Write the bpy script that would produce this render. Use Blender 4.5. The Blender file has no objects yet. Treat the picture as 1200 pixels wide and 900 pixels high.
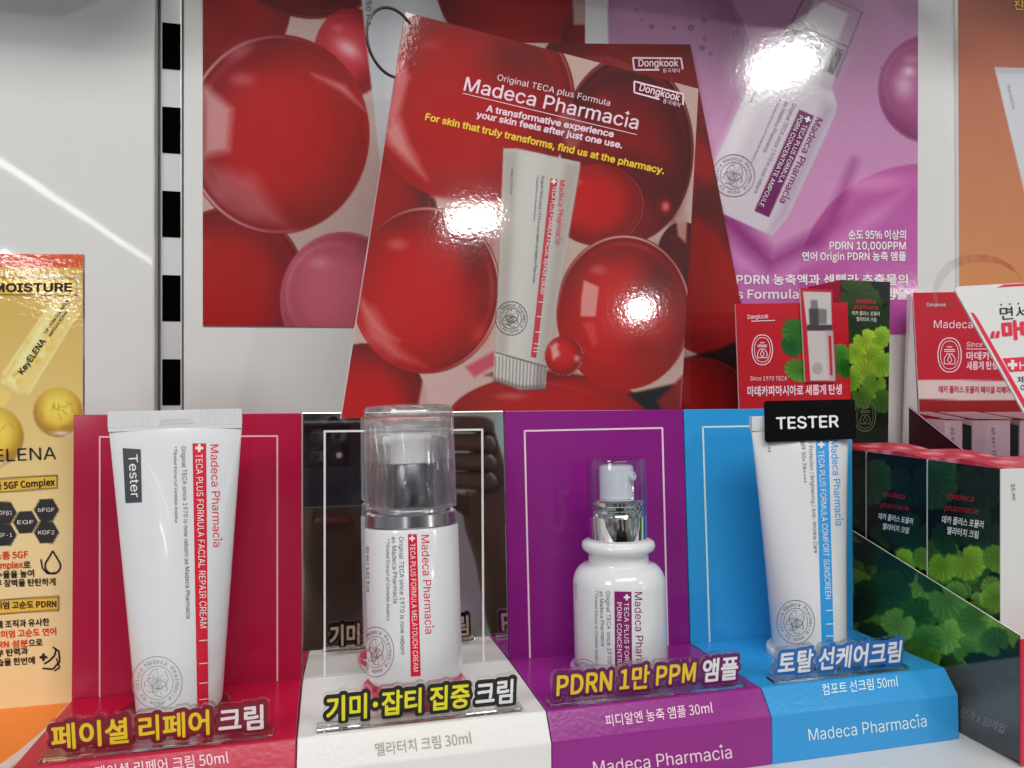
import bpy, bmesh, math, random
import numpy as np
from mathutils import Vector, Matrix
random.seed(7); RNG = np.random.default_rng(7)
sc = bpy.context.scene
COL = sc.collection
R_ = math.radians

# ------------------------------------------------------------------ camera
F, CX, CY, YAW, CAMZ = 850.0, 600.0, 450.0, R_(13.4), 0.175
cam = bpy.data.cameras.new('camera'); co = bpy.data.objects.new('camera', cam); COL.objects.link(co)
cam.sensor_width = 36.0; cam.lens = 36.0 * F / 1200.0; cam.clip_start = 0.01; cam.clip_end = 100
co.location = (0, 0, CAMZ); co.rotation_euler = (R_(90), 0, -YAW)
sc.camera = co
CAMP = Vector((0, 0, CAMZ))
# ------------------------------------------------------------------ world: dim shop interior all round
w = bpy.data.worlds.new('World'); sc.world = w; w.use_nodes = True
nt = w.node_tree; nt.nodes.clear()
wo = nt.nodes.new('ShaderNodeOutputWorld'); bg = nt.nodes.new('ShaderNodeBackground')
tc = nt.nodes.new('ShaderNodeTexCoord'); sp = nt.nodes.new('ShaderNodeSeparateXYZ'); cr = nt.nodes.new('ShaderNodeValToRGB')
mr = nt.nodes.new('ShaderNodeMapRange'); mr.inputs[1].default_value = -1; mr.inputs[2].default_value = 1
nt.links.new(tc.outputs['Generated'], sp.inputs[0]); nt.links.new(sp.outputs[2], mr.inputs[0]); nt.links.new(mr.outputs[0], cr.inputs[0])
e = cr.color_ramp.elements; e[0].position = 0.25; e[0].color = (.10, .10, .10, 1); e[1].position = .62; e[1].color = (.42, .43, .45, 1)
m_ = cr.color_ramp.elements.new(.5); m_.color = (.22, .22, .225, 1)
vo = nt.nodes.new('ShaderNodeTexVoronoi'); vo.inputs['Scale'].default_value = 8; vo.feature = 'SMOOTH_F1'; vo.inputs['Smoothness'].default_value = .7; nt.links.new(tc.outputs['Generated'], vo.inputs['Vector'])
hs = nt.nodes.new('ShaderNodeHueSaturation'); hs.inputs['Saturation'].default_value = .22; hs.inputs['Value'].default_value = 1.0; nt.links.new(vo.outputs['Color'], hs.inputs['Color'])
gm = nt.nodes.new('ShaderNodeGamma'); gm.inputs[1].default_value = 2.6; nt.links.new(hs.outputs[0], gm.inputs[0])
band = nt.nodes.new('ShaderNodeValToRGB'); nt.links.new(mr.outputs[0], band.inputs[0]); be = band.color_ramp.elements      # goods on the shelves opposite
be[0].position = .28; be[0].color = (0, 0, 0, 1); be[1].position = .72; be[1].color = (0, 0, 0, 1)
for pz in (.36, .62): q_ = be.new(pz); q_.color = (1, 1, 1, 1)
ml = nt.nodes.new('ShaderNodeMix'); ml.data_type = 'RGBA'; ml.blend_type = 'MULTIPLY'; ml.inputs[0].default_value = 1; nt.links.new(gm.outputs[0], ml.inputs[6]); nt.links.new(band.outputs[0], ml.inputs[7])
ad = nt.nodes.new('ShaderNodeMix'); ad.data_type = 'RGBA'; ad.blend_type = 'ADD'; ad.inputs[0].default_value = 1; nt.links.new(cr.outputs[0], ad.inputs[6]); nt.links.new(ml.outputs[2], ad.inputs[7])
nt.links.new(ad.outputs[2], bg.inputs[0]); bg.inputs[1].default_value = 0.37; nt.links.new(bg.outputs[0], wo.inputs[0])

# ------------------------------------------------------------------ ceiling lamps of the shop, plus an unseen soft key and fill
def area(name, loc, sx, sy, power, col=(1, 1, 1), target=None, shape='RECTANGLE'):
    l = bpy.data.lights.new(name, 'AREA'); l.shape = shape; l.size = sx; l.size_y = sy; l.energy = power; l.color = col
    o = bpy.data.objects.new(name, l); COL.objects.link(o); o.location = loc
    if target is not None:
        o.rotation_euler = (Vector(target) - Vector(loc)).to_track_quat('-Z', 'Y').to_euler()
    return o
area('ceiling_lamp', (1.9, -1.9, 1.58), .20, .07, 9, (1, .99, .97), (0.1, .4, .1))
area('ceiling_lamp', (3.5, -2.25, 1.42), .09, .09, 6, (1, .99, .97), (0.2, .4, .1))
area('ceiling_lamp', (8.7, -8.9, 1.4), .9, .35, 40, (1, .99, .97), (0.2, .4, .1))
area('ceiling_strip_lamp', (-2.12, -6.6, 1.60), .055, 5.2, 11, (.95, .98, 1)).rotation_euler = (0, R_(-25), 0)
area('ceiling_strip_lamp', (-3.92, -10.4, 1.58), .16, 5.0, 90, (.95, .98, 1)).rotation_euler = (0, R_(-25), R_(-8.5))
area('soft_area_light', (.15, -.95, 1.75), 1.7, .55, 25, (1, .965, .9), (0.1, .35, .0))  # unseen broad soft key for the general light
area('soft_area_light', (-1.9, -1.3, 1.6), .6, .6, 24, (.95, .98, 1), (0., .4, .1))  # unseen soft fill, added to brighten the left wall and tray side

sc.view_settings.view_transform = 'Standard'; sc.view_settings.look = 'None'
sc.view_settings.exposure = 0.0; sc.view_settings.gamma = 1.0
sc.cycles.use_denoising = True
try: sc.cycles.denoiser = 'OPENIMAGEDENOISE'
except Exception: pass
sc.cycles.max_bounces = 14; sc.cycles.transmission_bounces = 14; sc.cycles.transparent_max_bounces = 16
sc.cycles.glossy_bounces = 8; sc.cycles.diffuse_bounces = 4; sc.cycles.sample_clamp_indirect = 6.0

# ================================================================== helpers
def lin1(c):
    c = np.asarray(c, float) / 255.0
    return np.where(c <= .04045, c / 12.92, ((c + .055) / 1.055) ** 2.4)
GAIN = 0.80
def rgb(r, g, b):
    v = np.clip(lin1((r, g, b)) / GAIN, 0, .88); return (float(v[0]), float(v[1]), float(v[2]), 1)

FWD = Vector((math.sin(YAW), math.cos(YAW), 0)); RGT = Vector((math.cos(YAW), -math.sin(YAW), 0)); UP = Vector((0, 0, 1))
def ray(px, py): return FWD + RGT * ((px - CX) / F) + UP * ((CY - py) / F)
def on_plane(px, py, p0, n):
    d = ray(px, py); t = (Vector(p0) - CAMP).dot(n) / d.dot(n); return CAMP + d * t
def atY(px, py, Y): return on_plane(px, py, Vector((0, Y, 0)), Vector((0, 1, 0)))
def plane_map(p0, n):
    p0 = Vector(p0); n = Vector(n).normalized()
    if n.y > 0: n = -n
    def f(px, py, off=0.0): return on_plane(px, py, p0, n) + n * off
    f.n = n
    return f
def xplane_map(X):
    n = Vector((-1, 0, 0))
    def f(px, py, off=0.0): return on_plane(px, py, Vector((X, 0, 0)), n) + n * off
    f.n = n
    return f
def pix(p):
    v = Vector(p) - CAMP; d = v.dot(FWD); return CX + F * v.dot(RGT) / d, CY - F * v.z / d

# ---- materials
def mat(name, col, rough=.4, metal=0, spec=.5, coat=0, trans=0, ior=1.45, ripple=0, rscale=300, mottle=0, attr=False, sheen=0, alpha=1, coat_rough=.05, emit=None):
    m = bpy.data.materials.new(name); m.use_nodes = True; n = m.node_tree; b = n.nodes['Principled BSDF']
    b.inputs['Base Color'].default_value = col; b.inputs['Roughness'].default_value = rough; b.inputs['Metallic'].default_value = metal
    b.inputs['IOR'].default_value = ior; b.inputs['Specular IOR Level'].default_value = spec
    b.inputs['Coat Weight'].default_value = coat; b.inputs['Coat Roughness'].default_value = coat_rough
    b.inputs['Transmission Weight'].default_value = trans; b.inputs['Alpha'].default_value = alpha
    t = n.nodes.new('ShaderNodeTexCoord')
    if attr:
        a = n.nodes.new('ShaderNodeAttribute'); a.attribute_name = 'Col'; n.links.new(a.outputs['Color'], b.inputs['Base Color'])
    elif mottle:
        nz = n.nodes.new('ShaderNodeTexNoise'); nz.inputs['Scale'].default_value = 45; nz.inputs['Detail'].default_value = 5
        mx = n.nodes.new('ShaderNodeMix'); mx.data_type = 'RGBA'; mx.inputs[6].default_value = col
        mx.inputs[7].default_value = tuple(c * .8 for c in col[:3]) + (1,)
        mu = n.nodes.new('ShaderNodeMath'); mu.operation = 'MULTIPLY'; mu.inputs[1].default_value = mottle
        n.links.new(t.outputs['Object'], nz.inputs['Vector']); n.links.new(nz.outputs[0], mu.inputs[0])
        n.links.new(mu.outputs[0], mx.inputs[0]); n.links.new(mx.outputs[2], b.inputs['Base Color'])
    if trans < .5 and rough > .03:                     # smudges: a little variation of the gloss
        nz = n.nodes.new('ShaderNodeTexNoise'); nz.inputs['Scale'].default_value = 60; nz.inputs['Detail'].default_value = 4
        r2 = n.nodes.new('ShaderNodeMapRange'); r2.inputs[3].default_value = rough * .75; r2.inputs[4].default_value = rough * 1.3
        n.links.new(t.outputs['Object'], nz.inputs['Vector']); n.links.new(nz.outputs[0], r2.inputs[0]); n.links.new(r2.outputs[0], b.inputs['Roughness'])
    if ripple:
        nz = n.nodes.new('ShaderNodeTexNoise'); nz.inputs['Scale'].default_value = rscale; nz.inputs['Detail'].default_value = 2
        bp = n.nodes.new('ShaderNodeBump'); bp.inputs['Strength'].default_value = 1; bp.inputs['Distance'].default_value = ripple
        n.links.new(t.outputs['Object'], nz.inputs['Vector']); n.links.new(nz.outputs[0], bp.inputs['Height'])
        n.links.new(bp.outputs[0], b.inputs['Normal'])
        if coat: n.links.new(bp.outputs[0], b.inputs['Coat Normal'])
    return m
def film(name, tint=(.93, .94, .96), refl=.5):
    """thin clear plastic: mostly see-through with fresnel reflection"""
    m = bpy.data.materials.new(name); m.use_nodes = True; n = m.node_tree; n.nodes.remove(n.nodes['Principled BSDF'])
    o = n.nodes['Material Output']; tr = n.nodes.new('ShaderNodeBsdfTransparent'); tr.inputs[0].default_value = tint + (1,)
    g = n.nodes.new('ShaderNodeBsdfGlossy'); g.inputs['Roughness'].default_value = .03
    lw = n.nodes.new('ShaderNodeLayerWeight'); lw.inputs[0].default_value = .5; pw = n.nodes.new('ShaderNodeMath'); pw.operation = 'POWER'; pw.inputs[1].default_value = 3.2
    fr = n.nodes.new('ShaderNodeMath'); fr.operation = 'MULTIPLY_ADD'; fr.inputs[1].default_value = .62; fr.inputs[2].default_value = .035; mx = n.nodes.new('ShaderNodeMixShader')
    n.links.new(lw.outputs['Facing'], pw.inputs[0]); n.links.new(pw.outputs[0], fr.inputs[0])
    n.links.new(fr.outputs[0], mx.inputs[0]); n.links.new(tr.outputs[0], mx.inputs[1]); n.links.new(g.outputs[0], mx.inputs[2]); n.links.new(mx.outputs[0], o.inputs[0])
    return m

# ---- objects
def tag(o, label=None, cat=None, group=None, kind=None):
    if label: o['label'] = label
    if cat: o['category'] = cat
    if group: o['group'] = group
    if kind: o['kind'] = kind
    return o
def thing(name, loc, label, cat, group=None):
    o = bpy.data.objects.new(name, None); COL.objects.link(o); o.location = loc; o.empty_display_size = .01
    return tag(o, label, cat, group)
def world_loc(o):
    v = Vector(o.location)
    while o.parent: o = o.parent; v += Vector(o.location)
    return v
def link(name, me, m, parent=None, loc=None):
    """mesh given in world coordinates; parts keep their parent's origin"""
    o = bpy.data.objects.new(name, me); COL.objects.link(o)
    if isinstance(m, (list, tuple)):
        for k in m: me.materials.append(k)
    else: me.materials.append(m)
    base = Vector((0, 0, 0))
    if parent is not None: base = world_loc(parent); o.parent = parent
    elif loc is not None: base = Vector(loc); o.location = base
    if base.length: me.transform(Matrix.Translation(-base))
    return o
class MB:
    def __init__(s): s.v = []; s.f = []; s.mi = []; s.sm = []
    def add(s, vs, fs, mi=0, smooth=False):
        k = len(s.v); s.v += [tuple(v) for v in vs]
        for f in fs: s.f.append(tuple(i + k for i in f)); s.mi.append(mi); s.sm.append(smooth)
        return s
    def poly(s, pts, mi=0): return s.add(pts, [range(len(pts))], mi)
    def hexa(s, a, b, mi=0):
        """a,b: two matching rings of points joined to a solid"""
        n = len(a); fs = [tuple(range(n)), tuple(range(2 * n - 1, n - 1, -1))] + [(i, (i + 1) % n, n + (i + 1) % n, n + i) for i in range(n)]
        return s.add(list(a) + list(b), fs, mi)
    def box(s, x0, x1, y0, y1, z0, z1, mi=0):
        return s.hexa([(x0, y0, z0), (x1, y0, z0), (x1, y0, z1), (x0, y0, z1)], [(x0, y1, z0), (x1, y1, z0), (x1, y1, z1), (x0, y1, z1)], mi)
    def slab(s, pts, n, t, mi=0):
        n = Vector(n).normalized(); return s.hexa([Vector(p) for p in pts], [Vector(p) + n * t for p in pts], mi)
    def lathe(s, prof, M=Matrix(), seg=64, mi=0, smooth=True, closed=False):
        vs = []; fs = []; n = len(prof)
        for r, z in prof:
            for k in range(seg):
                a = 2 * math.pi * k / seg; vs.append(M @ Vector((max(r, 1e-6) * math.cos(a), max(r, 1e-6) * math.sin(a), z)))
        rows = n if closed else n - 1
        for i in range(rows):
            j = (i + 1) % n
            for k in range(seg):
                q = (k + 1) % seg; fs.append((i * seg + k, i * seg + q, j * seg + q, j * seg + k))
        return s.add(vs, fs, mi, smooth)
    def tube(s, pts, r, seg=10, mi=0, close=False):
        pts = [Vector(p) for p in pts]; vs = []; fs = []; n = len(pts)
        for i, p in enumerate(pts):
            a = pts[(i - 1) % n] if (i or close) else pts[0]; b = pts[(i + 1) % n] if (i < n - 1 or close) else pts[-1]
            t = (b - a).normalized(); u = t.cross(Vector((0.13, .21, .97))).normalized(); w_ = t.cross(u)
            for k in range(seg): an = 2 * math.pi * k / seg; vs.append(p + (u * math.cos(an) + w_ * math.sin(an)) * r)
        for i in range(n if close else n - 1):
            for k in range(seg): q = (k + 1) % seg; j = (i + 1) % n; fs.append((i * seg + k, i * seg + q, j * seg + q, j * seg + k))
        if not close: fs += [tuple(range(seg)), tuple(range((n - 1) * seg, n * seg))]
        return s.add(vs, fs, mi, True)
    def build(s, name, m, parent=None, loc=None, bevel=0, bseg=2, angle=None):
        me = bpy.data.meshes.new(name); me.from_pydata(s.v, [], s.f)
        me.polygons.foreach_set('material_index', s.mi); me.polygons.foreach_set('use_smooth', s.sm)
        bm = bmesh.new(); bm.from_mesh(me); bmesh.ops.recalc_face_normals(bm, faces=bm.faces)
        if bevel:
            ed = [e_ for e_ in bm.edges if len(e_.link_faces) == 2 and e_.calc_face_angle(0) > .5]
            bmesh.ops.bevel(bm, geom=ed, offset=bevel, segments=bseg, affect='EDGES', profile=.5)
        if angle is not None:
            for e_ in bm.edges: e_.smooth = not (len(e_.link_faces) == 2 and e_.calc_face_angle(0) > angle)
        bm.to_mesh(me); bm.free(); me.update()
        return link(name, me, m, parent, loc)

# ---- lettering
FONT = None
try:
    FONT = bpy.data.fonts.load(bpy.utils.system_resource('DATAFILES', path='fonts') + '/Inter.woff2')
    CJK = bpy.data.fonts.load(bpy.utils.system_resource('DATAFILES', path='fonts') + '/Noto Sans CJK Regular.woff2')
except Exception: FONT = None
CAP_CJK = .727
def _cap(fnt):
    c = bpy.data.curves.new('t', 'FONT'); c.body = 'H'; c.size = 1; c.font = fnt
    o = bpy.data.objects.new('t', c); COL.objects.link(o)
    me = bpy.data.meshes.new_from_object(o.evaluated_get(bpy.context.evaluated_depsgraph_get())); r = max(v.co.y for v in me.vertices)
    bpy.data.objects.remove(o); bpy.data.curves.remove(c); bpy.data.meshes.remove(me); return r
CAP_LAT = .727
if FONT: CAP_CJK = _cap(CJK); CAP_LAT = _cap(FONT)
_tc = {}; _oc = {}
def outlines(s):
    """closed outlines of a string: cap height 1, x from 0"""
    if s in _oc: return _oc[s]
    cjk = any(ord(ch) > 0x1100 and ord(ch) not in (0x201c, 0x201d) for ch in s)
    c = bpy.data.curves.new('t', 'FONT'); c.body = s; c.size = 1
    if FONT: c.font = CJK if cjk else FONT
    o = bpy.data.objects.new('t', c); COL.objects.link(o); dg = bpy.context.evaluated_depsgraph_get()
    cu = o.evaluated_get(dg).to_curve(dg); k = ((CAP_CJK if cjk else CAP_LAT) if FONT else .727); out = []
    for sp_ in cu.splines:
        if sp_.type == 'BEZIER':
            P = []; B = sp_.bezier_points; n = len(B)
            for i in range(n):
                p0, p1, p2, p3 = B[i].co, B[i].handle_right, B[(i + 1) % n].handle_left, B[(i + 1) % n].co
                st = (p1 - p0).length < 1e-6 and (p3 - p2).length < 1e-6 or ((p1 - p0).cross(p3 - p0).length < 1e-7 and (p2 - p0).cross(p3 - p0).length < 1e-7)
                for t in ((0,) if st else (0, .25, .5, .75)):
                    q = p0 * (1 - t) ** 3 + p1 * 3 * t * (1 - t) ** 2 + p2 * 3 * t * t * (1 - t) + p3 * t ** 3; P.append((q.x / k, q.y / k))
        else: P = [(p_.co.x / k, p_.co.y / k) for p_ in sp_.points]
        if len(P) > 2: out.append(np.array(P))
    o.evaluated_get(dg).to_curve_clear(); bpy.data.objects.remove(o); bpy.data.curves.remove(c)
    if out:
        x0 = min(p_[:, 0].min() for p_ in out)
        for p_ in out: p_[:, 0] -= x0
    _oc[s] = out; return out
def raster(P, res, pad):
    """coverage of the outlines, filled by winding so that overlapping strokes stay solid"""
    A_ = np.vstack(P); x1 = A_[:, 0].max(); y0 = A_[:, 1].min(); y1 = A_[:, 1].max(); SS = 3
    W = int((x1 + 2 * pad) * res) + 2; H = int((y1 - y0 + 2 * pad) * res) + 2
    wn = np.zeros((H * SS, W * SS + 1), np.int16)
    for p_ in P:
        X = (p_[:, 0] + pad) * res * SS; Y = (p_[:, 1] - y0 + pad) * res * SS; n = len(p_)
        for i in range(n):
            xa, ya, xb, yb = X[i], Y[i], X[(i + 1) % n], Y[(i + 1) % n]
            if ya == yb: continue
            d = 1
            if ya > yb: xa, ya, xb, yb, d = xb, yb, xa, ya, -1
            r0, r1 = int(math.ceil(ya - .5)), int(math.ceil(yb - .5))
            if r1 <= r0: continue
            rr = np.arange(r0, r1); xi = xa + (rr + .5 - ya) * (xb - xa) / (yb - ya); np.add.at(wn, (rr, np.clip(np.ceil(xi - .5).astype(int), 0, W * SS)), d)
    img = np.cumsum(wn[:, :-1], 1) != 0
    return img.reshape(H, SS, W, SS).mean((1, 3)), (-pad, y0 - pad)
def glyphs(s):
    """flat faces of a string: cap height 1, x from 0"""
    if s not in _tc:
        P = outlines(s)
        if not P: _tc[s] = (np.zeros((1, 2)), [])
        else: cov, org = raster(P, 20, .12); V, Fc, _ = contour(cov, 20, org, soft=.25); V[:, 0] -= V[:, 0].min(); _tc[s] = (V, Fc)
    return _tc[s]
def dilate(cov, r):
    out = cov.copy(); H, W = cov.shape; n = int(math.ceil(r))
    for dy in range(-n, n + 1):
        for dx in range(-n, n + 1):
            dd = math.hypot(dx, dy)
            if dd > r + .5 or (dx == 0 and dy == 0): continue
            k = min(1, r + .5 - dd)
            s = np.zeros_like(cov); s[max(0, dy):H + min(0, dy), max(0, dx):W + min(0, dx)] = cov[max(0, -dy):H + min(0, -dy), max(0, -dx):W + min(0, -dx)]
            out = np.maximum(out, s * k)
    return out
def contour(cov, res, org, soft=1.0):
    """marching squares: cov -> 2D verts, faces, boundary segments"""
    c = np.pad(cov, 1); c = (c + .5 * soft * (np.roll(c, 1, 0) + np.roll(c, -1, 0) + np.roll(c, 1, 1) + np.roll(c, -1, 1))) / (1 + 2 * soft)
    H, W = c.shape; ins = c > .5
    vid = {}; V = []; Fc = []; B = []
    def vert(x, y):
        k = (round(x, 3), round(y, 3))
        if k not in vid: vid[k] = len(V); V.append(((x - .5) / res + org[0], (y - .5) / res + org[1]))
        return vid[k]
    full = ins[:-1, :-1] & ins[1:, :-1] & ins[:-1, 1:] & ins[1:, 1:]; anyc = ins[:-1, :-1] | ins[1:, :-1] | ins[:-1, 1:] | ins[1:, 1:]
    for y in range(H - 1):
        row = np.flatnonzero(np.diff(np.concatenate([[0], full[y].astype(int), [0]])))
        for a, b in zip(row[::2], row[1::2]): Fc.append((vert(a, y), vert(b, y), vert(b, y + 1), vert(a, y + 1)))
        for x in np.flatnonzero(anyc[y] & ~full[y]):
            cs = [(x, y), (x + 1, y), (x + 1, y + 1), (x, y + 1)]; vals = [c[y, x], c[y, x + 1], c[y + 1, x + 1], c[y + 1, x]]
            pl = []; cut = []
            for i in range(4):
                j = (i + 1) % 4
                if vals[i] > .5: pl.append(vert(*cs[i]))
                if (vals[i] > .5) != (vals[j] > .5):
                    t = (.5 - vals[i]) / (vals[j] - vals[i]); t = min(.999, max(.001, t))
                    q = vert(cs[i][0] + (cs[j][0] - cs[i][0]) * t, cs[i][1] + (cs[j][1] - cs[i][1]) * t); pl.append(q); cut.append(q)
            if len(set(pl)) >= 3: Fc.append(tuple(pl))
            if len(cut) == 2: B.append(tuple(cut))
    return np.array(V) if V else np.zeros((0, 2)), Fc, B
_bc = {}
def bold(s, amount=.06, res=30):
    k = (s, amount, res)
    if k not in _bc:
        cov, org = raster(outlines(s), res, amount + .15)
        V2, F2, _ = contour(dilate(cov, amount * res), res, org, soft=.4); _bc[k] = (V2, F2)
    return _bc[k]

class Ink:
    """flat printing gathered in 2D, then laid on a surface"""
    def __init__(s): s.v = []; s.f = []
    def add(s, V, Fc):
        k = len(s.v); s.v += [(float(a), float(b)) for a, b in V]; s.f += [tuple(i + k for i in f) for f in Fc]
    def poly(s, pts): s.add(pts, [tuple(range(len(pts)))]); return s
    def quad(s, a, b, c, d, nu=1, nv=1):
        V = []; a, b, c, d = map(np.array, (a, b, c, d))
        for j in range(nv + 1):
            for i in range(nu + 1):
                u, v = i / nu, j / nv; V.append((a * (1 - u) + b * u) * (1 - v) + (d * (1 - u) + c * u) * v)
        s.add(V, [(j * (nu + 1) + i, j * (nu + 1) + i + 1, (j + 1) * (nu + 1) + i + 1, (j + 1) * (nu + 1) + i) for j in range(nv) for i in range(nu)]); return s
    def line(s, p, q, w_, n=1):
        p = np.array(p, float); q = np.array(q, float); d = q - p; L = np.hypot(*d) or 1; nn = np.array((-d[1], d[0])) / L * w_ / 2
        return s.quad(p + nn, q + nn, q - nn, p - nn, n, 1)
    def path(s, pts, w_, close=False):
        pts = list(pts) + ([pts[0]] if close else [])
        for a, b in zip(pts[:-1], pts[1:]): s.line(a, b, w_)
        return s
    def ring(s, cx, cy, r0, r1, sx=1, n=40, a0=0, a1=2 * math.pi):
        V = []; 
        for i in range(n + 1):
            a = a0 + (a1 - a0) * i / n
            for r in (r0, r1): V.append((cx + r * sx * math.cos(a), cy + r * math.sin(a)))
        s.add(V, [(2 * i, 2 * i + 1, 2 * i + 3, 2 * i + 2) for i in range(n)]); return s
    def disc(s, cx, cy, r, sx=1, n=24): return s.poly([(cx + r * sx * math.cos(2 * math.pi * i / n), cy + r * math.sin(2 * math.pi * i / n)) for i in range(n)])
    def frame(s, x0, y0, x1, y1, w_):
        s.line((x0, y0), (x1, y0), w_); s.line((x0, y1), (x1, y1), w_); s.line((x0, y0 + w_ / 2), (x0, y1 - w_ / 2), w_); s.line((x1, y0 + w_ / 2), (x1, y1 - w_ / 2), w_); return s
    def _place(s, V, Fc, wd, P0, P1, h, slant=0):
        P0 = np.array(P0, float); P1 = np.array(P1, float); d = P1 - P0; L = np.hypot(*d); ex = d / L; up = np.array((ex[1], -ex[0]))
        x = V[:, 0] / wd * L + slant * V[:, 1] * h; y = V[:, 1] * h
        s.add(P0 + x[:, None] * ex + y[:, None] * up, Fc)
    def text(s, t, P0, P1, h, b=0, slant=0):
        V0, F0 = glyphs(t); wd = V0[:, 0].max()
        V, Fc = bold(t, b) if b else (V0, F0)
        s._place(V, Fc, wd, P0, P1, h, slant); return s
    def brand(s, P0, P1, h, b=0):
        """the name with a four-pointed star for the dot of its last i"""
        t = 'Madeca Pharmac\u0131a'; V0, F0 = glyphs(t); wd = V0[:, 0].max()
        V, Fc = bold(t, b) if b else (V0, F0); s._place(V, Fc, wd, P0, P1, h)
        x0 = glyphs('Madeca Pharmac')[0][:, 0].max(); x = x0 + .19; r = .2; st = []
        for k in range(8): rr = r if k % 2 == 0 else r * .42; st.append((x + rr * math.cos(k * math.pi / 4), 1.02 + rr * math.sin(k * math.pi / 4)))
        s._place(np.array(st), [tuple(range(8))], wd, P0, P1, h); return s
    def plus(s, cx, cy, r, rot=0):
        t = r * .34; pts = [(-t, -r), (t, -r), (t, -t), (r, -t), (r, t), (t, t), (t, r), (-t, r), (-t, t), (-r, t), (-r, -t), (-t, -t)]
        c, sn = math.cos(rot), math.sin(rot); return s.poly([(cx + a * c - b * sn, cy + a * sn + b * c) for a, b in pts])
    def arc_text(s, t, cx, cy, r, h, a0, a1, sx=1):
        n = len(t)
        for i, ch in enumerate(t):
            if ch == ' ': continue
            a = a0 + (a1 - a0) * i / (n - 1); V, Fc = glyphs(ch); wd = V[:, 0].max()
            x = (V[:, 0] - wd / 2) * h; y = V[:, 1] * h
            ca, sa = math.cos(a), math.sin(a); rr = r + y
            s.add(np.stack([cx + sx * (rr * ca - x * sa), cy + rr * sa + x * ca], 1), Fc)
        return s
    def seal(s, cx, cy, r, sx=1, w_=1.0, rot=0):
        s.ring(cx, cy, r - w_, r, sx, 56); s.ring(cx, cy, r * .64 - w_ * .8, r * .64, sx, 48)
        s.arc_text('Madeca Pharmacia', cx, cy, r * .72, r * .17, R_(-150) + rot, R_(20) + rot, sx)
        s.arc_text('made by nature', cx, cy, r * .72, r * .15, R_(45) + rot, R_(190) + rot, sx)
        for (ox, oy, q, ph) in ((.05, -.15, .38, -1.2), (.1, .22, .3, .8), (-.22, .1, .28, 2.6)):   # the centella leaves
            x, y = cx + ox * r * sx, cy + oy * r; pts = []
            for k in range(25):
                a = ph + .35 + (2 * math.pi - .7) * k / 24; rr = q * r * (1 + .05 * math.cos(9 * a)); pts.append((x + rr * sx * math.cos(a), y + rr * math.sin(a)))
            s.path(pts, w_ * .8)
            for k in range(7):
                a = ph + .5 + (2 * math.pi - 1.0) * k / 6
                s.line((x, y), (x + q * r * .85 * sx * math.cos(a), y + q * r * .85 * math.sin(a)), w_ * .4)
        return s
    def build(s, name, m, parent, mp, off=.00025):
        me = bpy.data.meshes.new(name); me.from_pydata([mp(x, y, off) for x, y in s.v], [], s.f); me.update()
        return link(name, me, m, parent)

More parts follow.
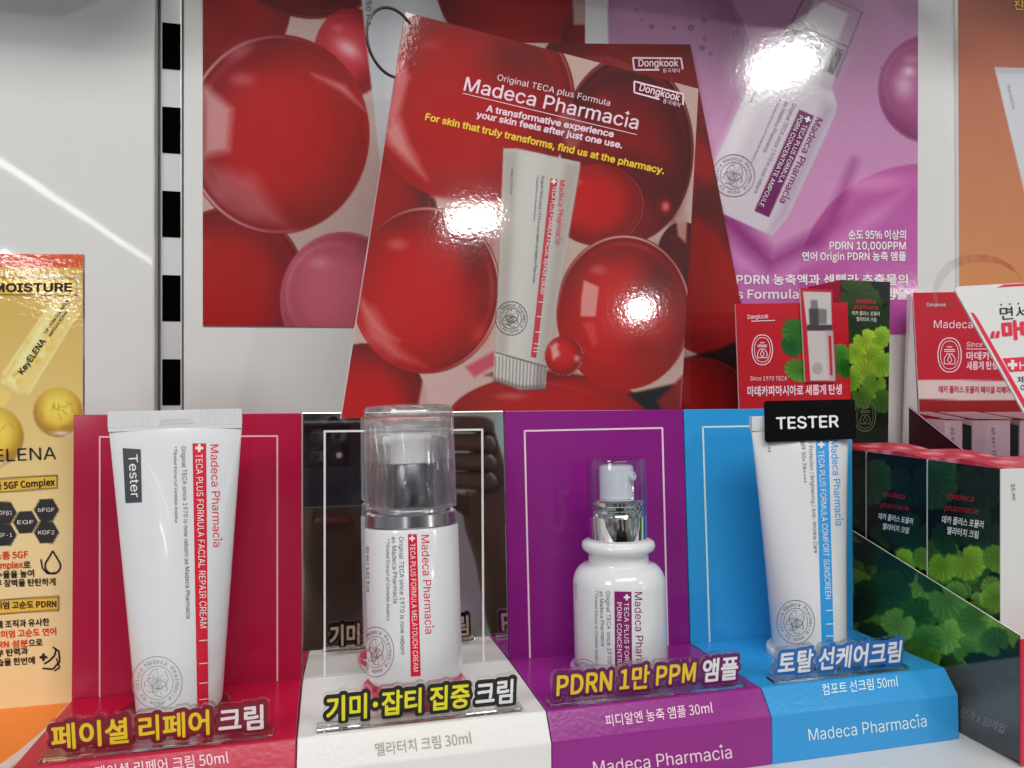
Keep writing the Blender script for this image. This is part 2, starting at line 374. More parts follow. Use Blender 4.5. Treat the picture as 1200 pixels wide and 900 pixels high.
class Art:
    """a printed picture: a fine grid with a colour at each vertex, painted as the print shows it"""
    def __init__(s, quad, nx, ny, bgc=(200, 200, 200)):
        tl, tr, br, bl = [np.array(q, float) for q in quad]
        u = np.linspace(0, 1, nx)[None, :, None]; v = np.linspace(0, 1, ny)[:, None, None]
        G = (tl * (1 - u) + tr * u) * (1 - v) + (bl * (1 - u) + br * u) * v
        s.G = G; s.X = G[..., 0]; s.Y = G[..., 1]; s.nx = nx; s.ny = ny; s.c = np.empty((ny, nx, 3)); s.c[:] = bgc
        s.gain, s.haze = .95, .016; s.px = max(np.hypot(*(tr - tl)) / nx, .3)
    def blend(s, m, col): m = np.clip(m, 0, 1)[..., None]; s.c = s.c * (1 - m) + np.array(col, float) * m
    def sdf(s, pts):
        pts = np.array(pts, float); n = len(pts); ins = np.zeros(s.X.shape, bool); D = np.full(s.X.shape, 1e9)
        for i in range(n):
            a, b = pts[i], pts[(i + 1) % n]; e_ = b - a
            t = np.clip(((s.X - a[0]) * e_[0] + (s.Y - a[1]) * e_[1]) / max(e_ @ e_, 1e-9), 0, 1)
            D = np.minimum(D, np.hypot(s.X - a[0] - t * e_[0], s.Y - a[1] - t * e_[1]))
            cnd = (a[1] > s.Y) != (b[1] > s.Y)
            with np.errstate(divide='ignore', invalid='ignore'): xi = (b[0] - a[0]) * (s.Y - a[1]) / (b[1] - a[1]) + a[0]
            ins ^= cnd & (s.X < xi)
        return np.where(ins, -D, D)
    def poly(s, pts, col, al=1, soft=None): soft = soft or s.px; s.blend(al * np.clip(.5 - s.sdf(pts) / soft, 0, 1), col)
    def line(s, p, q, w_, col, al=1): s.poly([p, q], col, 0); a, b = np.array(p, float), np.array(q, float); e_ = b - a; t = np.clip(((s.X - a[0]) * e_[0] + (s.Y - a[1]) * e_[1]) / max(e_ @ e_, 1e-9), 0, 1); d = np.hypot(s.X - a[0] - t * e_[0], s.Y - a[1] - t * e_[1]); s.blend(al * np.clip(.5 + (w_ / 2 - d) / s.px, 0, 1), col)
    def loc(s, cx, cy, rx, ry, rot=0):
        c, sn = math.cos(rot), math.sin(rot); dx, dy = s.X - cx, s.Y - cy; x = (dx * c + dy * sn) / rx; y = (-dx * sn + dy * c) / ry
        return x, y, np.hypot(x, y)
    def ell(s, cx, cy, rx, ry, col, al=1, soft=None, rot=0):
        x, y, r = s.loc(cx, cy, rx, ry, rot); k = (soft or s.px) / min(rx, ry); s.blend(al * np.clip((1 - r) / k + .5, 0, 1), col)
    def glow(s, cx, cy, rx, ry, col, al=1, rot=0): x, y, r = s.loc(cx, cy, rx, ry, rot); s.blend(al * np.exp(-r * r * 2), col)
    def ball(s, cx, cy, rx, ry, lite, mid, dark, rim=(225, 120, 120), rot=0, dirn=(-.3, -.2), rima=.5, al=1):
        x, y, r = s.loc(cx, cy, rx, ry, rot); m = np.clip((1 - r) * min(rx, ry) / s.px + .5, 0, 1) * al
        lx, ly = x - dirn[0], y - dirn[1]; k = np.clip((lx * lx + ly * ly) / 1.15, 0, 1)[..., None]
        col = np.array(lite) * (1 - k) + np.array(mid) * k
        dn = np.array(dirn, float) / (np.hypot(*dirn) + 1e-6); side = x * dn[0] + y * dn[1]
        k2 = (np.clip((r - .42) / .58, 0, 1) ** 1.5 * np.clip(.62 - .45 * side, .15, 1))[..., None]; col = col * (1 - k2) + np.array(dark) * .72 * k2
        cres = (np.exp(-((r - .885) / .06) ** 2) * np.clip(-side, 0, 1) * .42 * (rima + .3))[..., None]; col = col * (1 - cres) + (np.array(rim) * .62 + np.array(lite) * .38) * cres
        band = (np.exp(-((np.hypot(x + .16, y + .1) - .72) / .035) ** 2) * np.clip(side - .1, 0, 1) * .30 * rima)[..., None]; col = col * (1 - band) + np.array(rim) * band
        spot = (np.exp(-(((x + .38) / .17) ** 2 + ((y + .55) / .09) ** 2)) * .34 * rima)[..., None]; col = col * (1 - spot) + np.array((246, 214, 212)) * spot
        k3 = (np.exp(-((r - .975) / .016) ** 2) * rima * np.clip(.45 - .75 * side, .12, 1))[..., None]
        col = col * (1 - k3) + np.array(rim) * k3
        m = m[..., None]; s.c = s.c * (1 - m) + col * m
    def thicket(s, x0, x1, ytop, ybot, n, r0, r1, seed):
        """many small round leaves, deep green above, lighter towards the middle of the print"""
        g = np.random.default_rng(seed)
        for i in range(n):
            t = (i / n) ** .9; x = x0 + (x1 - x0) * g.random(); y = ytop + (ybot - ytop) * g.random(); v = np.clip((y - ytop) / (ybot - ytop), 0, 1)
            b = (.56 + .5 * t) * (.62 + .4 * np.sin(np.pi * min(1, .12 + v * .75))); q = r0 + (r1 - r0) * g.random(); yel = g.random()
            s.leaf(x, y, q * (.8 + .3 * g.random()), q, g.random() * 6.28, (b * (52 + 50 * yel), b * (104 + 36 * yel), b * (46 + 8 * yel)), .93)
    def leaf(s, cx, cy, rx, ry, rot, col, al=1, notch=True):
        x, y, r = s.loc(cx, cy, rx, ry, rot); a = np.arctan2(y, x); px_, py_ = -.35, 0.0
        av = np.arctan2(y - py_, x - px_); edge = 1 + .035 * np.cos(13 * a) - (.55 * np.exp(-((np.abs(a) - math.pi) / .22) ** 2) if notch else 0)
        m = np.clip((edge - r) * min(rx, ry) / (s.px * 1.4) + .5, 0, 1) * al
        vein = np.exp(-(np.abs(np.mod(av * 9 / math.pi / 2 * 2 + .5, 1) - .5) / .09) ** 2) * np.clip(np.hypot(x - px_, y) * 1.4, .25, 1)
        fine = .5 + .5 * np.sin(av * 44)
        sh = .74 + .2 * r + .10 * y * -1 + .05 * fine
        c_ = np.array(col, float)[None, None] * sh[..., None]; v = (vein * .33)[..., None]; c_ = c_ * (1 - v) + np.minimum(np.array(col, float) * 1.45 + 14, 255) * v
        m = m[..., None]; s.c = s.c * (1 - m) + c_ * m
    def grain(s, a): s.c = np.clip(s.c + RNG.normal(0, a, s.c.shape[:2])[..., None], 0, 255)
    def build(s, name, m, parent, mp, thick=.001, edge=(225, 225, 225), off=0.0, loc=None, skirt=True, bend=None):
        nx, ny = s.nx, s.ny; n = mp.n; V = []
        for j in range(ny):
            for i in range(nx):
                p = mp(s.G[j, i, 0], s.G[j, i, 1], off)
                if bend: p = bend(p, i / (nx - 1), j / (ny - 1))
                V.append(p)
        Fc = [(j * nx + i, j * nx + i + 1, (j + 1) * nx + i + 1, (j + 1) * nx + i) for j in range(ny - 1) for i in range(nx - 1)]
        C = np.ones((nx * ny, 4)); C[:, :3] = np.clip(lin1(np.clip(s.c, 0, 255).reshape(-1, 3)) * s.gain - s.haze, .004, .9)
        if skirt:                                     # rim and back: own vertices so that the edge keeps its paper colour
            per = [i for i in range(nx)] + [j * nx + nx - 1 for j in range(1, ny)] + [(ny - 1) * nx + i for i in range(nx - 2, -1, -1)] + [j * nx for j in range(ny - 2, 0, -1)]
            k = len(V); L = len(per); V += [V[i] for i in per] + [V[i] - n * thick for i in per]
            Fc += [(k + a, k + (a + 1) % L, k + L + (a + 1) % L, k + L + a) for a in range(L)] + [tuple(range(k + L, k + 2 * L))]
            ce = np.ones((2 * L, 4)); ce[:, :3] = np.clip(lin1(edge) / GAIN, 0, .9); C = np.vstack([C, ce])
        me = bpy.data.meshes.new(name); me.from_pydata(V, [], Fc); me.update()
        at = me.color_attributes.new('Col', 'FLOAT_COLOR', 'POINT'); at.data.foreach_set('color', C.astype(np.float32).ravel())
        return link(name, me, m, parent, loc)

# ---- shared materials
M_wall = mat('white_laminate', (.74, .745, .74, 1), .035, mottle=.12, ripple=.00006, rscale=18)
M_print = mat('film_print', (1, 1, 1, 1), .5, spec=.2, coat=1, coat_rough=.06, attr=True, ripple=.000032, rscale=380)
M_card = mat('card_print', (1, 1, 1, 1), .35, spec=.28, attr=True, ripple=.00002, rscale=300)
M_white_ink = mat('white_ink', (.82, .82, .82, 1), .45)
M_pink_ink = mat('pale_pink_ink', rgb(233, 190, 205), .45)
M_blue_pale = mat('pale_blue_ink', rgb(196, 224, 242), .45)
M_black = mat('black_ink', (.012, .012, .013, 1), .4)
M_grey_ink = mat('grey_ink', (.10, .10, .11, 1), .45)
M_red_ink = mat('red_ink', rgb(196, 22, 50), .4)
M_crimson = mat('crimson_ink', rgb(205, 25, 58), .4)
M_purple_ink = mat('purple_ink', rgb(120, 14, 92), .4)
M_blue_ink = mat('blue_ink', rgb(38, 140, 205), .4)
M_yellow_ink = mat('yellow_ink', rgb(232, 178, 22), .4)
M_clear = mat('clear_acrylic', (.96, .97, .97, 1), .02, trans=1, ior=1.47)
M_cap = mat('clear_cap_base', (.985, .985, .99, 1), .0, trans=1, ior=1.38); M_cap.name = 'clear_cap_plastic'
_n = M_cap.node_tree; _tr = _n.nodes.new('ShaderNodeBsdfTransparent'); _mx = _n.nodes.new('ShaderNodeMixShader'); _mx.inputs[0].default_value = .65
_n.links.new(_tr.outputs[0], _mx.inputs[1]); _n.links.new(_n.nodes['Principled BSDF'].outputs[0], _mx.inputs[2]); _n.links.new(_mx.outputs[0], _n.nodes['Material Output'].inputs[0])
M_tagclear = M_cap.copy(); M_tagclear.name = 'clear_tag_acrylic'; M_tagclear.node_tree.nodes['Mix Shader'].inputs[0].default_value = .38
M_film = film('clear_film')
M_bottle = mat('white_plastic', (.755, .77, .795, 1), .17, mottle=.05, coat=.3)
M_tube = mat('white_tube', (.735, .755, .79, 1), .2, mottle=.05, coat=.3, ripple=.00015, rscale=30)
M_chrome = mat('chrome', (.88, .88, .88, 1), .04, metal=1)
M_satin = mat('satin_grey_metal', (.40, .40, .43, 1), .22, metal=.9)
M_steel = mat('dark_steel', (.09, .08, .068, 1), .3, metal=1)

# ================================================================== the setting
DECK = .0323; PB = Vector((0, .366, DECK)); LEAN = R_(4.0); PN = Vector((0, -math.cos(LEAN), math.sin(LEAN)))
pmap = plane_map(PB, PN)
WY = .466
tab = MB().box(-.9, 1.2, .17, .52, -.03, 0); M_table = mat('white_shelf', (.72, .72, .72, 1), .25, mottle=.1)
tag(tab.build('shelf', M_table, bevel=.002), kind='structure')
wl = atY(181, 450, WY - .004).x; wr = atY(213, 450, WY - .004).x
wb = MB().box(wl + .0005, wr - .0005, WY + .006, WY + .012, .001, .62).build('back_wall', mat('grey_backing', (.42, .42, .43, 1), .4), None); tag(wb, kind='structure')
lp = MB().box(-1.1, wl, WY - .004, WY + .012, .001, .62).build('wall_panel', M_wall, None, bevel=.0012)
tag(lp, 'plain glossy white wall panel reaching from the slotted metal upright behind the yellow card', 'wall panel')
rp = MB().box(wr, 1.3, WY, WY + .012, .001, .62).build('wall_panel', M_wall, None, bevel=.0012)
tag(rp, 'white wall panel on which the red bubble poster and the lilac poster are stuck', 'wall panel')
# slotted upright
ru = thing('slotted_upright', (atY(200, 450, WY).x, WY, 0), 'pale grey metal upright with one column of black slots', 'wall upright')
xa, xb = atY(187.5, 450, WY).x, atY(212.6, 450, WY).x
MB().box(xa, xb, WY + .001, WY + .0055, .001, .62).build('rail', mat('grey_paint_metal', rgb(198, 198, 200), .3, metal=.3), ru, bevel=.0008)
s_mat = mat('slot_black', (.001, .001, .001, 1), .9, spec=.02)
xs0, xs1 = atY(188.8, 450, WY).x + .0005, atY(211.2, 450, WY).x
for k in range(9):
    y0 = 26.5 + 98.6 * k - 98.6 * 2; z1 = atY(200, y0, WY).z; z0 = atY(200, y0 + 54, WY).z
    if z0 < .02: continue
    MB().box(xs0, xs1, WY + .0006, WY + .002, z0, z1).build('slot', s_mat, ru)
# overhead shelf, which shades the top of the wall
for xa_, xb_, zz_, dd_ in ((-.9, wr - .012, .414, .065), (wr - .010, .372, .474, .09), (.374, 1.2, .526, .10)):
    tag(MB().box(xa_, xb_, WY - dd_, WY - .005, zz_, zz_ + .016).build('upper_shelf', M_table, bevel=.001), kind='structure')

# ================================================================== posters on the wall
wm = plane_map((0, WY, 0), (0, -1, 0))
def red_scene(a, k=1.0):
    pass
# --- red bubble poster
A = Art([(238, -40), (685, -40), (685, 385), (238, 382)], 300, 285, (196, 168, 162))
A.gain = .95; A.haze = .023; A.ball(262, 0, 80, 95, (150, 30, 40), (130, 22, 32), (90, 12, 20), dirn=(.2, .3))
A.ball(368, -55, 95, 78, (150, 35, 45), (128, 22, 30), (95, 14, 22))
A.ball(412, 62, 44, 52, (205, 70, 80), (165, 40, 52), (130, 26, 36), rima=.7)
A.glow(408, 58, 22, 12, (238, 200, 205), .8, .6)
A.ball(270, 335, 88, 92, (176, 34, 34), (168, 28, 30), (120, 14, 20), dirn=(-.4, .3))
A.ball(402, 352, 74, 80, (204, 104, 122), (188, 84, 104), (160, 50, 72), rim=(240, 190, 198), rima=.9)
A.ball(325, 158, 108, 117, (186, 34, 36), (164, 28, 32), (122, 22, 32), rim=(235, 165, 170), dirn=(.05, 0), rima=.9)
A.poly([(238, 100), (256, 112), (273, 128), (269, 178), (238, 184)], (216, 170, 172), .8, 14)
A.poly([(238, 188), (300, 205), (340, 268), (290, 258), (250, 232)], (226, 170, 176), .42, 26)
A.poly([(365, 86), (404, 100), (428, 130), (400, 108), (372, 92)], (238, 190, 190), .55, 8)
A.glow(282, 60, 30, 14, (220, 150, 150), .5, -.5)
A.poly([(419, -40), (520, -40), (500, 384), (470, 384), (452, 250)], (196, 200, 206), 1, 2)      # tube in the print
A.poly([(455, -40), (500, -40), (480, 384), (470, 384)], (226, 229, 232), .6, 24)
A.ball(610, -20, 100, 92, (160, 40, 38), (134, 24, 24), (90, 10, 12), dirn=(0, .2))
A.ball(688, 42, 30, 34, (130, 20, 22), (110, 14, 16), (70, 6, 8))
A.poly([(668, -40), (686, -40), (686, 30), (672, 30)], (190, 165, 162), .9, 3)
A.ball(600, 260, 130, 140, (170, 34, 34), (140, 24, 26), (95, 14, 16))
A.grain(2)
p = A.build('bubble_poster', M_print, None, wm, thick=.0006, off=.0009, edge=(200, 190, 190)); tag(p, 'big red bubble print poster stuck on the wall behind the ring bound board', 'poster')
I = Ink(); I.text('50 ml', (429, 2), (429, 30), 6); I.build('lettering', M_grey_ink, p, wm, .0013)

# --- lilac poster
A = Art([(713, -40), (1075, -40), (1074, 391), (713, 391)], 250, 300, (196, 140, 178))
yy = np.clip((A.Y + 40) / 430, 0, 1)[..., None]; A.c = np.array((178, 132, 168)) * (1 - yy) + np.array((226, 156, 208)) * yy
A.ball(775, 85, 105, 130, (196, 146, 184), (182, 124, 168), (164, 100, 150), rim=(215, 150, 192), al=.8)
A.poly([(713, 150), (850, 120), (900, 190), (850, 330), (713, 391)], (228, 170, 212), .75, 60)
A.ball(1090, 105, 62, 64, (176, 96, 146), (160, 80, 132), (140, 50, 110), rim=(210, 140, 180), rima=.9)
A.glow(1058, 100, 16, 22, (222, 180, 204), .8); A.glow(1064, 84, 10, 8, (240, 215, 228), .8)
A.ball(1085, 330, 150, 138, (206, 104, 178), (184, 76, 158), (160, 52, 136), rim=(232, 160, 210), dirn=(-.3, -.5))
A.glow(1020, 215, 70, 14, (230, 150, 205), .7, -.1)
A.poly([(713, 260), (850, 285), (920, 300), (990, 262), (1075, 230), (1075, 391), (713, 391)], (190, 96, 174), .7, 36)
A.poly([(830, 300), (960, 290), (1010, 255), (1060, 225), (1000, 290), (900, 330)], (222, 150, 210), .6, 16)
A.poly([(836, 212), (905, 300), (975, 262), (1000, 190), (960, 286), (900, 318), (836, 262)], (128, 30, 108), .75, 22)
for (x, y, r) in [(745, 12, 1.5), (751, 24, 1.3), (763, 32, 2.5), (789, 33, 2), (809, 33, 3.5), (824, 25, 2.5), (825, 46, 2.2), (822, 57, 3), (832, 64, 2.2), (861, 40, 3), (1035, 113, 2), (1032, 80, 1.5)]:
    A.ell(x, y, r, r, (104, 60, 98), .8); A.ell(x, y, r * .5, r * .5, (190, 140, 180), .9)
ux, uy = np.array((-.405, .914)), np.array((.914, .405))                      # bottle axis in the print
def bp(u, v): return tuple(np.array((936, 96)) + ux * v + uy * u)
A.poly([bp(-52, 8), bp(-40, -6), bp(40, -6), bp(52, 8), bp(54, 20), bp(52, 150), bp(44, 178), bp(-20, 178), bp(-52, 150)], (216, 205, 216), 1, 2.5)
A.poly([bp(-52, 10), bp(-34, 6), bp(-30, 170), bp(-52, 150)], (236, 230, 238), .8, 14)
A.poly([bp(36, 10), bp(52, 10), bp(50, 150), bp(40, 176)], (176, 150, 180), .7, 14)
A.poly([bp(-36, -24), bp(36, -24), bp(38, -4), bp(-38, -4)], (196, 186, 198), 1, 2)
A.poly([bp(-34, -104), bp(34, -104), bp(38, -22), bp(-38, -22)], (176, 140, 170), .75, 2)
A.poly([bp(-22, -96), bp(20, -96), bp(22, -54), bp(-24, -54)], (205, 196, 206), 1, 3)
A.poly([bp(-32, -56), bp(32, -56), bp(35, -24), bp(-35, -24)], (168, 160, 172), 1, 2)
for u0, u1, cc in ((-33, -26, (70, 60, 74)), (-20, -12, (225, 225, 230)), (-6, 4, (120, 110, 124)), (14, 20, (235, 235, 238)), (24, 33, (40, 32, 44))): A.poly([bp(u0, -54), bp(u1, -54), bp(u1, -24), bp(u0, -24)], cc, .85, 2)
for u0 in (-36, 36): A.line(bp(u0 * .95, -104), bp(u0 * 1.05, -22), 1.6, (86, 60, 88), .8)
A.line(bp(-34, -104), bp(34, -104), 1.4, (110, 80, 110), .7); A.line(bp(-34, -60), bp(34, -60), 2, (60, 48, 64), .7)
A.poly([bp(13, 30), bp(32, 30), bp(32, 160), bp(13, 160)], (118, 26, 98), 1, 1)
A.grain(1.5)
M_print2 = mat('lilac_film_print', (1, 1, 1, 1), .5, spec=.2, coat=1, coat_rough=.10, attr=True, ripple=.00004, rscale=300)
p = A.build('ampoule_poster', M_print2, None, wm, thick=.0006, off=.0009, edge=(220, 200, 215)); tag(p, 'lilac poster with a white pump bottle lying among purple bubbles', 'poster')
I = Ink(); I.text('TECA PLUS FORMULA', bp(24, 44), bp(24, 118), 5.2); I.text('PDRN CONCENTRATE AMPOULE', bp(15.5, 36), bp(15.5, 152), 5.2); I.plus(*bp(26.5, 37), 3.6, .42); I.build('lettering', M_white_ink, p, wm, .0013)
I = Ink(); I.brand(bp(35, 30), bp(35, 138), 8.5); I.build('lettering', M_purple_ink, p, wm, .0013)
I = Ink(); I.text('Original TECA since 1970 is now reborn', bp(3, 26), bp(3, 140), 5); I.text('as Madeca Pharmacia', bp(-6, 28), bp(-6, 92), 4.6); I.text('*Titrated Extract of Centella Asiatica', bp(-14, 28), bp(-14, 110), 3, slant=.2)
x, y = bp(-26, 132); I.seal(x, y, 25, 1, .9, .5); I.text('30 ml', bp(-44, 30), bp(-44, 46), 3); I.build('lettering', mat('grey_print', rgb(140, 122, 142), .4), p, wm, .0013)
I = Ink()
for t, x0, x1, yb, h in (('순도 95% 이상의', 993, 1060, 280, 9), ('PDRN 10,000PPM', 971, 1060, 292.5, 8.6), ('연어 Origin PDRN 농축 앰플', 939, 1060, 305, 8.6), ('PDRN 농축액과 센텔라 추출물의', 862, 1062, 333, 10), ('Plus Formula가 만난 고농축 앰플', 840, 1062, 350, 10)):
    I.text(t, (x0, yb), (x1, yb), h, .05)
I.build('lettering', M_white_ink, p, wm, .0013)
# --- orange poster
om = plane_map((0, WY - .003, 0), (0, -1, 0))
A = Art([(1122, -40), (1290, -40), (1290, 420), (1124, 420)], 150, 380, (190, 110, 80))
yy = np.clip((A.Y + 40) / 420, 0, 1)[..., None]; A.c = np.array((168, 96, 84)) * (1 - yy) + np.array((222, 152, 100)) * yy
A.poly([(1165, 79), (1290, 84), (1290, 300), (1218, 300)], (212, 214, 222), 1, 2); A.poly([(1166, 79), (1290, 83), (1290, 90), (1168, 86)], (196, 198, 206), 1, 1)
p = A.build('orange_poster', M_card, None, om, thick=.003, off=.0003, edge=(215, 215, 215)); tag(p, 'brown to peach orange poster showing the edge of a white tube', 'poster')
I = Ink(); I.text('진짜 보습', (1187, 11.5), (1240, 11.5), 9, .05); I.build('lettering', M_yellow_ink, p, om, .0009)
I = Ink(); I.text('30 ml / 1.01 fl.oz', (1179, 100), (1186, 128), 3); I.build('lettering', M_grey_ink, p, om, .0009)

# ================================================================== ring-bound red board in front of the posters
yaw_f = R_(13.2); lean_f = R_(6.2)
nF = Vector((math.sin(yaw_f) * math.cos(lean_f), -math.cos(yaw_f) * math.cos(lean_f), math.sin(lean_f)))
pF = atY(818, 103, .452)
fm = plane_map(pF, nF); rm = plane_map((0, .461, 0), (0, -1, 0))
bd = thing('display_board', fm(600, 478), 'red bubble picture board leaning askew in front of its twin, bound by a steel ring', 'sign board')
# rear panel
A = Art([(590, 50), (809, 52), (894, 486), (560, 486)], 200, 250, (196, 170, 160))
A.gain = .95; A.haze = .023; A.ball(770, 120, 150, 130, (150, 26, 26), (112, 14, 16), (66, 6, 8), dirn=(-.4, .3))
A.ball(700, 110, 60, 45, (196, 60, 66), (190, 150, 146), (190, 150, 146), al=.4)
A.poly([(816, 180), (836, 200), (836, 232), (812, 246)], (196, 170, 150), .95, 4)
A.ball(846, 320, 92, 100, (160, 28, 26), (150, 20, 20), (92, 8, 10), rim=(220, 90, 90), dirn=(-.1, .2))
A.ball(812, 200, 40, 52, (176, 30, 30), (140, 18, 18), (84, 8, 8))
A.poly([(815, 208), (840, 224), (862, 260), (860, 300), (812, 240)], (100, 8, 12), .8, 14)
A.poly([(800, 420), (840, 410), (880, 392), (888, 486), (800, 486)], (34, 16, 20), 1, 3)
A.ball(815, 480, 72, 62, (170, 50, 48), (150, 28, 30), (100, 14, 16), rim=(225, 120, 110), rima=.8)
A.poly([(862, 412), (884, 402), (890, 440), (874, 446)], (128, 24, 28), .9, 5)
A.grain(2)
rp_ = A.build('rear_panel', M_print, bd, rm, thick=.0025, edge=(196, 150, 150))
def dk_logo(m, P, q, h):
    """P: four corners TL TR BR BL of the bracket frame (pixels)"""
    I = Ink(); tl, tr, br, bl = [np.array(k, float) for k in P]
    I.line(tl, tr, 2); I.line(tl, bl, 2); I.line(bl, bl + (br - bl) * .52, 2); I.line(tr, tr + (br - tr) * .95, 2)
    I.text('Dongkook', tl + (bl - tl) * .70 + (tr - tl) * .10, tr + (br - tr) * .70 - (tr - tl) * .09, h, .05)
    I.text('동국제약', bl + (br - bl) * .58 + (bl - tl) * .22, br - (br - bl) * .06 + (bl - tl) * .22, h * .55)
    return I
dk_logo(rm, [(741.5, 68), (798, 68.5), (800, 82), (743, 82)], 0, 8.0).build('lettering', M_pink_ink, rp_, rm)
# front panel
FQ = [(475.5, 14), (818.5, 104), (797.5, 490), (400, 490)]
A = Art(FQ, 330, 370, (200, 172, 164))
A.gain = .95; A.haze = .023; A.ball(452, 250, 60, 90, (160, 26, 32), (134, 18, 26), (84, 10, 14))
A.ball(552, 118, 122, 120, (186, 30, 34), (164, 22, 28), (124, 14, 24), rim=(225, 120, 120), dirn=(-.25, .45), rima=.6)
A.poly([(470, 60), (480, 90), (470, 130), (462, 150), (452, 140), (462, 90)], (226, 150, 152), .7, 10)
A.poly([(448, 150), (470, 140), (480, 170), (500, 210), (476, 190), (455, 170)], (232, 176, 172), .7, 14)
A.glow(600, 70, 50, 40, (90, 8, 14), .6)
A.ball(735, 175, 78, 110, (150, 26, 24), (118, 16, 16), (66, 4, 8), rim=(230, 130, 130), dirn=(-.2, .5), rima=.6)
A.poly([(650, 140), (668, 120), (690, 150), (676, 176), (664, 180)], (216, 150, 146), .5, 10)
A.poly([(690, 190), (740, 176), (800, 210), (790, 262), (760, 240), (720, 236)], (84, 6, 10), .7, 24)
A.glow(780, 242, 8, 10, (230, 130, 130), .9)
A.ball(700, 240, 55, 48, (196, 34, 34), (178, 26, 26), (120, 12, 14), rima=.6)
A.ball(800, 300, 30, 40, (92, 8, 12), (80, 6, 10), (50, 4, 6))
A.poly([(792, 256), (806, 250), (804, 286), (794, 276)], (196, 150, 140), .9, 4)
A.poly([(505, 230), (590, 236), (588, 250), (530, 246)], (205, 150, 148), .9, 8)
A.ball(430, 478, 72, 76, (186, 24, 24), (176, 20, 22), (104, 8, 14), dirn=(-.3, .1), rima=.3)
A.poly([(497, 434), (545, 426), (585, 402), (600, 420), (560, 440), (520, 486), (488, 486)], (205, 170, 168), .9, 4)
A.poly([(545, 430), (578, 412), (584, 426), (556, 442)], (196, 70, 84), .8, 5)
A.ball(499, 340, 88, 98, (196, 34, 32), (184, 30, 30), (116, 14, 20), rim=(240, 190, 186), dirn=(-.2, .1), rima=.95)
A.poly([(418, 350), (440, 360), (470, 410), (500, 430), (460, 420), (430, 398)], (232, 150, 150), .55, 16)
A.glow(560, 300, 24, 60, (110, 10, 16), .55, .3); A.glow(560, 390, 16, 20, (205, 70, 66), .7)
A.ball(646, 496, 124, 58, (184, 36, 38), (176, 34, 38), (120, 18, 24), rim=(236, 150, 150), dirn=(.1, -.6), rima=.9)
A.poly([(568, 440), (600, 428), (660, 436), (700, 442), (640, 446)], (120, 16, 20), .8, 5)
A.poly([(735, 462), (790, 450), (800, 490), (770, 490)], (40, 10, 14), .95, 4)
A.poly([(770, 470), (800, 440), (798, 490), (780, 490)], (140, 30, 30), .9, 4)
A.ball(731, 366, 79, 91, (204, 30, 28), (186, 28, 28), (108, 10, 14), rim=(240, 170, 164), dirn=(-.1, .2), rima=.95)
A.poly([(684, 328), (702, 336), (698, 371), (680, 371), (681, 350)], (226, 150, 146), .95, 3)
A.poly([(682, 378), (696, 376), (702, 402), (694, 408)], (222, 100, 100), .6, 6)
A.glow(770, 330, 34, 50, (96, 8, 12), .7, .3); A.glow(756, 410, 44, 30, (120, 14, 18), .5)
A.poly([(590, 250), (600, 262), (596, 330), (584, 330)], (120, 12, 18), .8, 8)
# tube in the print
A.poly([(590, 174), (606, 174), (680, 190), (679, 200), (640, 432), (581, 414)], (203, 200, 196), 1, 1.4)
A.poly([(590, 176), (606, 178), (594, 416), (581, 412)], (176, 164, 156), .6, 8); A.poly([(612, 178), (636, 182), (612, 420), (596, 416)], (220, 218, 214), .6, 14)
A.poly([(662, 190), (680, 192), (642, 430), (630, 428)], (170, 158, 150), .6, 10)
A.poly([(580, 413), (610, 418), (641, 429), (639, 455), (610, 457), (578, 445)], (214, 210, 206), 1, 1.4)
for k in range(15):
    t = k / 14; A.line((581 + 58 * t, 416 + 12 * t * t + 2), (580 + 57 * t, 446 + 9 * math.sin(t * 2.2) * .9), 1.5, (128, 120, 118), .8)
A.line((581, 413), (641, 430), 1.6, (104, 92, 90), .9); A.poly([(628, 426), (641, 429), (639, 455), (626, 457)], (120, 106, 104), .45, 6); A.poly([(578, 441), (610, 452), (639, 451), (639, 457), (610, 459), (577, 447)], (110, 96, 94), .6, 4)
A.ball(661, 417, 22.5, 23.5, (204, 56, 56), (186, 36, 38), (130, 22, 26), rim=(240, 180, 176), rima=.9)
A.poly([(645, 406), (652, 402), (656, 416), (648, 422)], (240, 200, 196), .7, 4); A.glow(676, 420, 5, 6, (245, 190, 190), .7)
A.grain(2)
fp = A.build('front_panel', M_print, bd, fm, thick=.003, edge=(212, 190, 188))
I = Ink(); I.text('Original TECA plus Formula', (582, 94), (714, 124.5), 7.2)
I.brand((543, 106), (746.5, 152), 16, .035); I.line((542, 109.5), (746, 158), .8); dk = dk_logo(fm, [(743, 95.5), (800.5, 110.5), (800, 124), (743, 108.5)], 0, 8.2)
I.text('A transformative experience', (569.5, 130.5), (718, 161), 7.2, .07); I.text('your skin feels after just one use.', (558, 137.5), (728, 174), 7.2, .07)
I.build('lettering', M_pink_ink, fp, fm); dk.build('lettering', M_pink_ink, fp, fm)
I = Ink(); I.text('For skin that truly transforms, find us at the pharmacy.', (498, 140.5), (777, 204), 7.8, .07); I.build('lettering', M_yellow_ink, fp, fm)
I = Ink(); I.quad((645, 209), (653, 210.5), (628, 419.5), (622, 417.5)); I.build('stripe', mat('print_crimson', rgb(172, 32, 52), .4), fp, fm)
I = Ink(); I.text('TECA PLUS FORMULA FACIAL REPAIR CREAM', (647.5, 218), (632.5, 345), 4.6); I.plus(648.5, 213, 3)
for yk in (354, 371, 389, 403, 408, 412): I.line((623.5 + (419 - yk) * .11, yk), (631 + (419 - yk) * .105, yk + .8), .8)
I.build('lettering', M_white_ink, fp, fm, .0005)
I = Ink(); I.brand((656, 211), (650.5, 286), 6.4); I.build('lettering', M_crimson, fp, fm)
